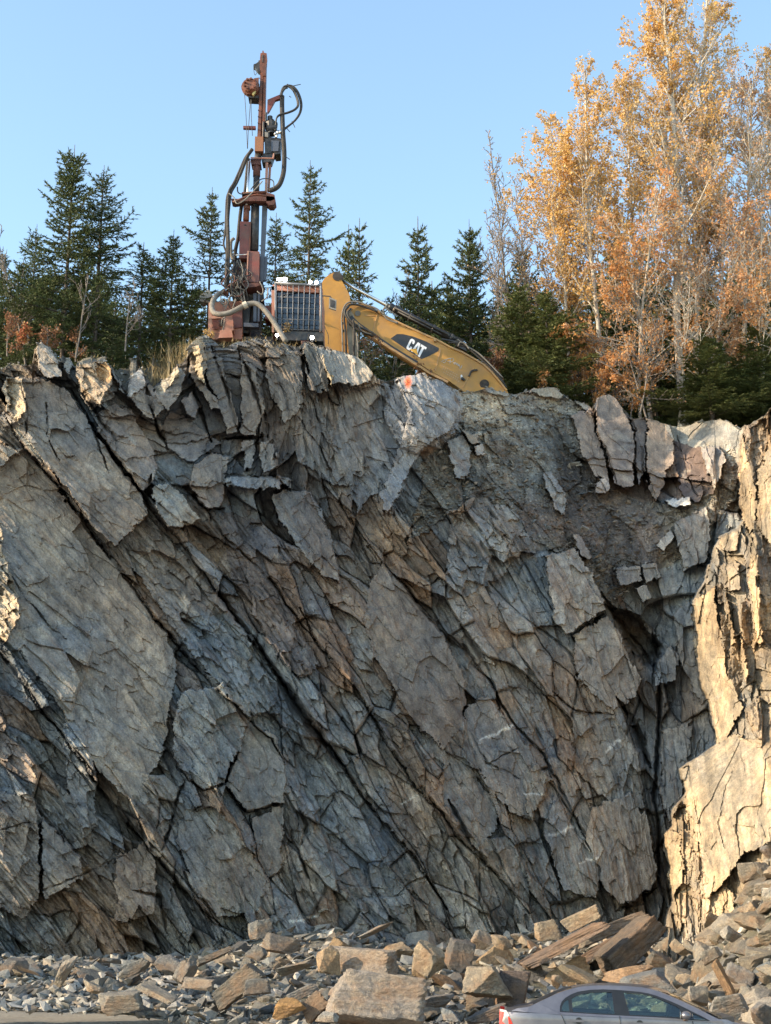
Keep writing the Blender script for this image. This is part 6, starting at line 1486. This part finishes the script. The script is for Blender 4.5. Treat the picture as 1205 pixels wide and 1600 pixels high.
# side frames of the glasshouse, with openings
DLO = [(881.6,1581.5),(881.8,1573),(884.6,1565.5),(890,1560),(899,1554.5),(910,1550.2),(929,1547.2),(950,1546.4),(970,1547.2),(990,1548.6),(1005,1550),(1020,1552.5),(1032,1556),(1044,1560.6),(1056,1565.5),(1068,1571),(1080,1577),(1092,1583),(1104,1589),(1114,1594.7),(1087,1593.6),(1060,1591),(1040,1589.7),(1000,1587.8),(974,1586.6),(940,1585),(910,1583.2)]
GL = [[(884.5,1580.2),(884.8,1573.5),(887.5,1567.5),(892,1563.5),(895,1562.3),(896.5,1581)],
      [(902,1581.2),(900,1561),(907,1557),(918,1553.6),(932,1551.6),(950,1551),(963,1551.2),(966.5,1584.4),(940,1583.2)],
      [(990,1585.5),(986,1570),(981.5,1551.5),(995,1552.5),(1010,1554),(1022,1556.6),(1036,1561),(1050,1567),(1062,1572.5),(1067.5,1576),(1067.5,1589),(1040,1587.6)],
      [(1088,1591.8),(1086.5,1583.2),(1090,1584),(1104,1591.5),(1106,1593)]]
def side_pt(u, v, s, out=0.0):
    x, z = cz(u, v, YN+.12); return Vector((x, YM+s*(half_w(x, z)+out), z))
def fill(outer, holes, s, out, name, mat, parent=None, th=.02):
    b2 = bmesh.new(); es = []
    for loop in [outer]+holes:
        vs = [b2.verts.new(side_pt(u, v, s, out)) for u, v in loop]
        es += [b2.edges.new((vs[i], vs[(i+1) % len(vs)])) for i in range(len(vs))]
    bmesh.ops.triangle_fill(b2, use_beauty=True, use_dissolve=False, edges=es)
    r = bmesh.ops.extrude_face_region(b2, geom=b2.faces[:]); vv = [g_ for g_ in r['geom'] if isinstance(g_, bmesh.types.BMVert)]
    bmesh.ops.translate(b2, verts=vv, vec=(0, -s*th, 0))
    return car_part(name, mat, b2, parent, False)
EDGE_OUT = [(cu, cv) for cu, cv in [(816,1576),(834,1573.5),(847,1567),(864,1559),(878,1552.6),(892,1547.6),(911,1543),(925,1541.2),(940,1540.4),(955,1540.2),(970,1540.6),(990,1541.4),(1010,1543.2),(1023,1545.6),(1036,1549.4),(1050,1555),(1063.5,1561),(1077,1567),(1091.5,1574),(1105,1581),(1119,1588),(1131,1594),(1135,1599),(1114,1597.5),(1060,1594),(1000,1591),(940,1588.5),(882,1585.5),(830,1582),(806,1580)]]
for s in (-1, 1):
    fr = fill(EDGE_OUT, [DLO], s, .004, 'side_frame', M_PAINT, None, .03)
    tr = fill(DLO, GL, s, .0, 'window_trim', M_TRIM, None, .02)
    for g_ in GL: fill(g_, [], s, -.008, 'side_window', M_AG, None, .004)
    # waist moulding, handles, door gaps
    for (u, v) in ((897, 1594.5), (991, 1598.5)):
        b2 = bmesh.new(); p0 = side_pt(u, v, s, .03); p1 = side_pt(u+22, v+1, s, .03); add_beam(b2, p0, p1, .035, .03); h_ = car_part('door_handle', M_PAINT, b2, None, False, .008)
        b2 = bmesh.new(); q = side_pt(u+14, v+.5, s, .004); add_tube(b2, [q, q+Vector((0, s*.006, 0))], .05, 14); car_part('handle_recess', M_TRIM, b2, h_, False)
    for pts in ([(882,1583.5),(886,1590),(890,1600),(893,1615),(889,1650)], [(974,1587.5),(975,1600),(977,1620),(978,1690)], [(1086,1595),(1090,1610),(1094,1650),(1094,1690)]):
        b2 = bmesh.new(); add_tube(b2, [side_pt(u, v, s, .0035) for u, v in pts], .006, 5); car_part('door_gap', M_TRIM, b2)
    b2 = bmesh.new(); ps = [(787.5,1578),(793,1579),(799,1585),(804,1592),(808,1601),(806,1612),(792,1613),(787,1600)]
    vs = [b2.verts.new(side_pt(u, v, s, .008)) for u, v in ps]; b2.faces.new(vs); tl = car_part('tail_lamp', M_TAIL, b2, None, False)
    b2 = bmesh.new(); vs = [b2.verts.new(side_pt(u, v, s, .012)) for u, v in [(788,1577.5),(798,1579.5),(803,1588),(800,1589),(794,1582),(788,1581)]]; b2.faces.new(vs); car_part('lamp_rim', M_CLEAR, b2, tl, False)
    b2 = bmesh.new(); c = side_pt(1075, 1585.5, s, .13)
    bmesh.ops.create_uvsphere(b2, u_segments=16, v_segments=10, radius=1, matrix=Matrix.Translation(c)@Matrix.Diagonal((.085, .10, .062, 1)))
    mi = car_part('door_mirror', M_PAINT, b2)
    b2 = bmesh.new(); add_beam(b2, side_pt(1075,1592,s,.0), c+Vector((0, 0, -.04)), .05, .05); car_part('mirror_foot', simple_mat('brown_mirror_foot', (.25,.16,.11), .5), b2, mi, False)
    b2 = bmesh.new(); add_tube(b2, [c+Vector((-.085, 0, 0)), c+Vector((-.079, 0, 0))], .058, 14); car_part('mirror_glass', M_CHROME, b2, mi, False)
    for (wx, wz) in WH:
        b2 = bmesh.new(); y0 = YM+s*(HALF-.03); add_tube(b2, [(wx, y0, .31+.12), (wx, y0-s*.2, .31+.12)], .31, 30)
        t_ = car_part('wheel', M_TYRE, b2, None, False, .02)
        b2 = bmesh.new(); add_tube(b2, [(wx, y0+s*.004, .43), (wx, y0-s*.02, .43)], .205, 24); rm = car_part('rim', M_RIM, b2, t_, False)
# floor, seats, wheel
b2 = bmesh.new(); add_beam(b2, (X0+.35, YM, .5), (X1-.3, YM, .5), .35, HALF*1.7); car_part('underbody', M_INTD, b2, None, False)
b2 = bmesh.new(); add_beam(b2, (uR0-.05, YM, belt(uR0)-.03), (uR1+.1, YM, belt(uR0)-.05), .05, HALF*1.6); car_part('parcel_shelf', M_INTD, b2, None, False)
b2 = bmesh.new(); add_beam(b2, (uF1-.35, YM, belt(uF1)-.07), (uF1+.05, YM, belt(uF1)-.02), .12, HALF*1.6); car_part('dashboard', M_INTD, b2, None, False)
def seat(u, y, nm='car_seat'):
    x, z = cz(u, 1576, YM); b2 = bmesh.new()
    add_beam(b2, (x-.12, y, .72), (x-.26, y, z-.06), .13, .46); add_beam(b2, (x-.1, y, .62), (x+.38, y, .64), .14, .46)
    s_ = car_part(nm, M_INT, b2, None, False, .04)
    b2 = bmesh.new(); add_beam(b2, (x-.27, y, z-.02), (x-.30, y, z+.15), .1, .24); car_part('headrest', M_INT, b2, s_, False, .035)
for y in (YM-.36, YM+.36): seat(985, y); seat(912, y)
b2 = bmesh.new(); xx, zz = cz(1048, 1583, YM)
add_tube(b2, [Vector((xx, YM+.36, zz+.02))+Vector((math.sin(a)*.06, math.cos(a)*.18, math.sin(a)*.17)) for a in [k/18*6.2832 for k in range(19)]], .016, 6); car_part('steering_wheel', M_INTD, b2)
# bumpers and a number plate free rear and front
b2 = bmesh.new(); add_beam(b2, (X0+.06, YM-.66, .48), (X0+.06, YM+.66, .48), .1, .38); car_part('bumper', M_PAINT, b2, None, False, .04)
b2 = bmesh.new(); add_beam(b2, (X1-.05, YM-.6, .45), (X1-.05, YM+.6, .45), .1, .4); car_part('bumper', M_PAINT, b2, None, False, .04)

car.rotation_euler = (0, 0, R(-4.5))
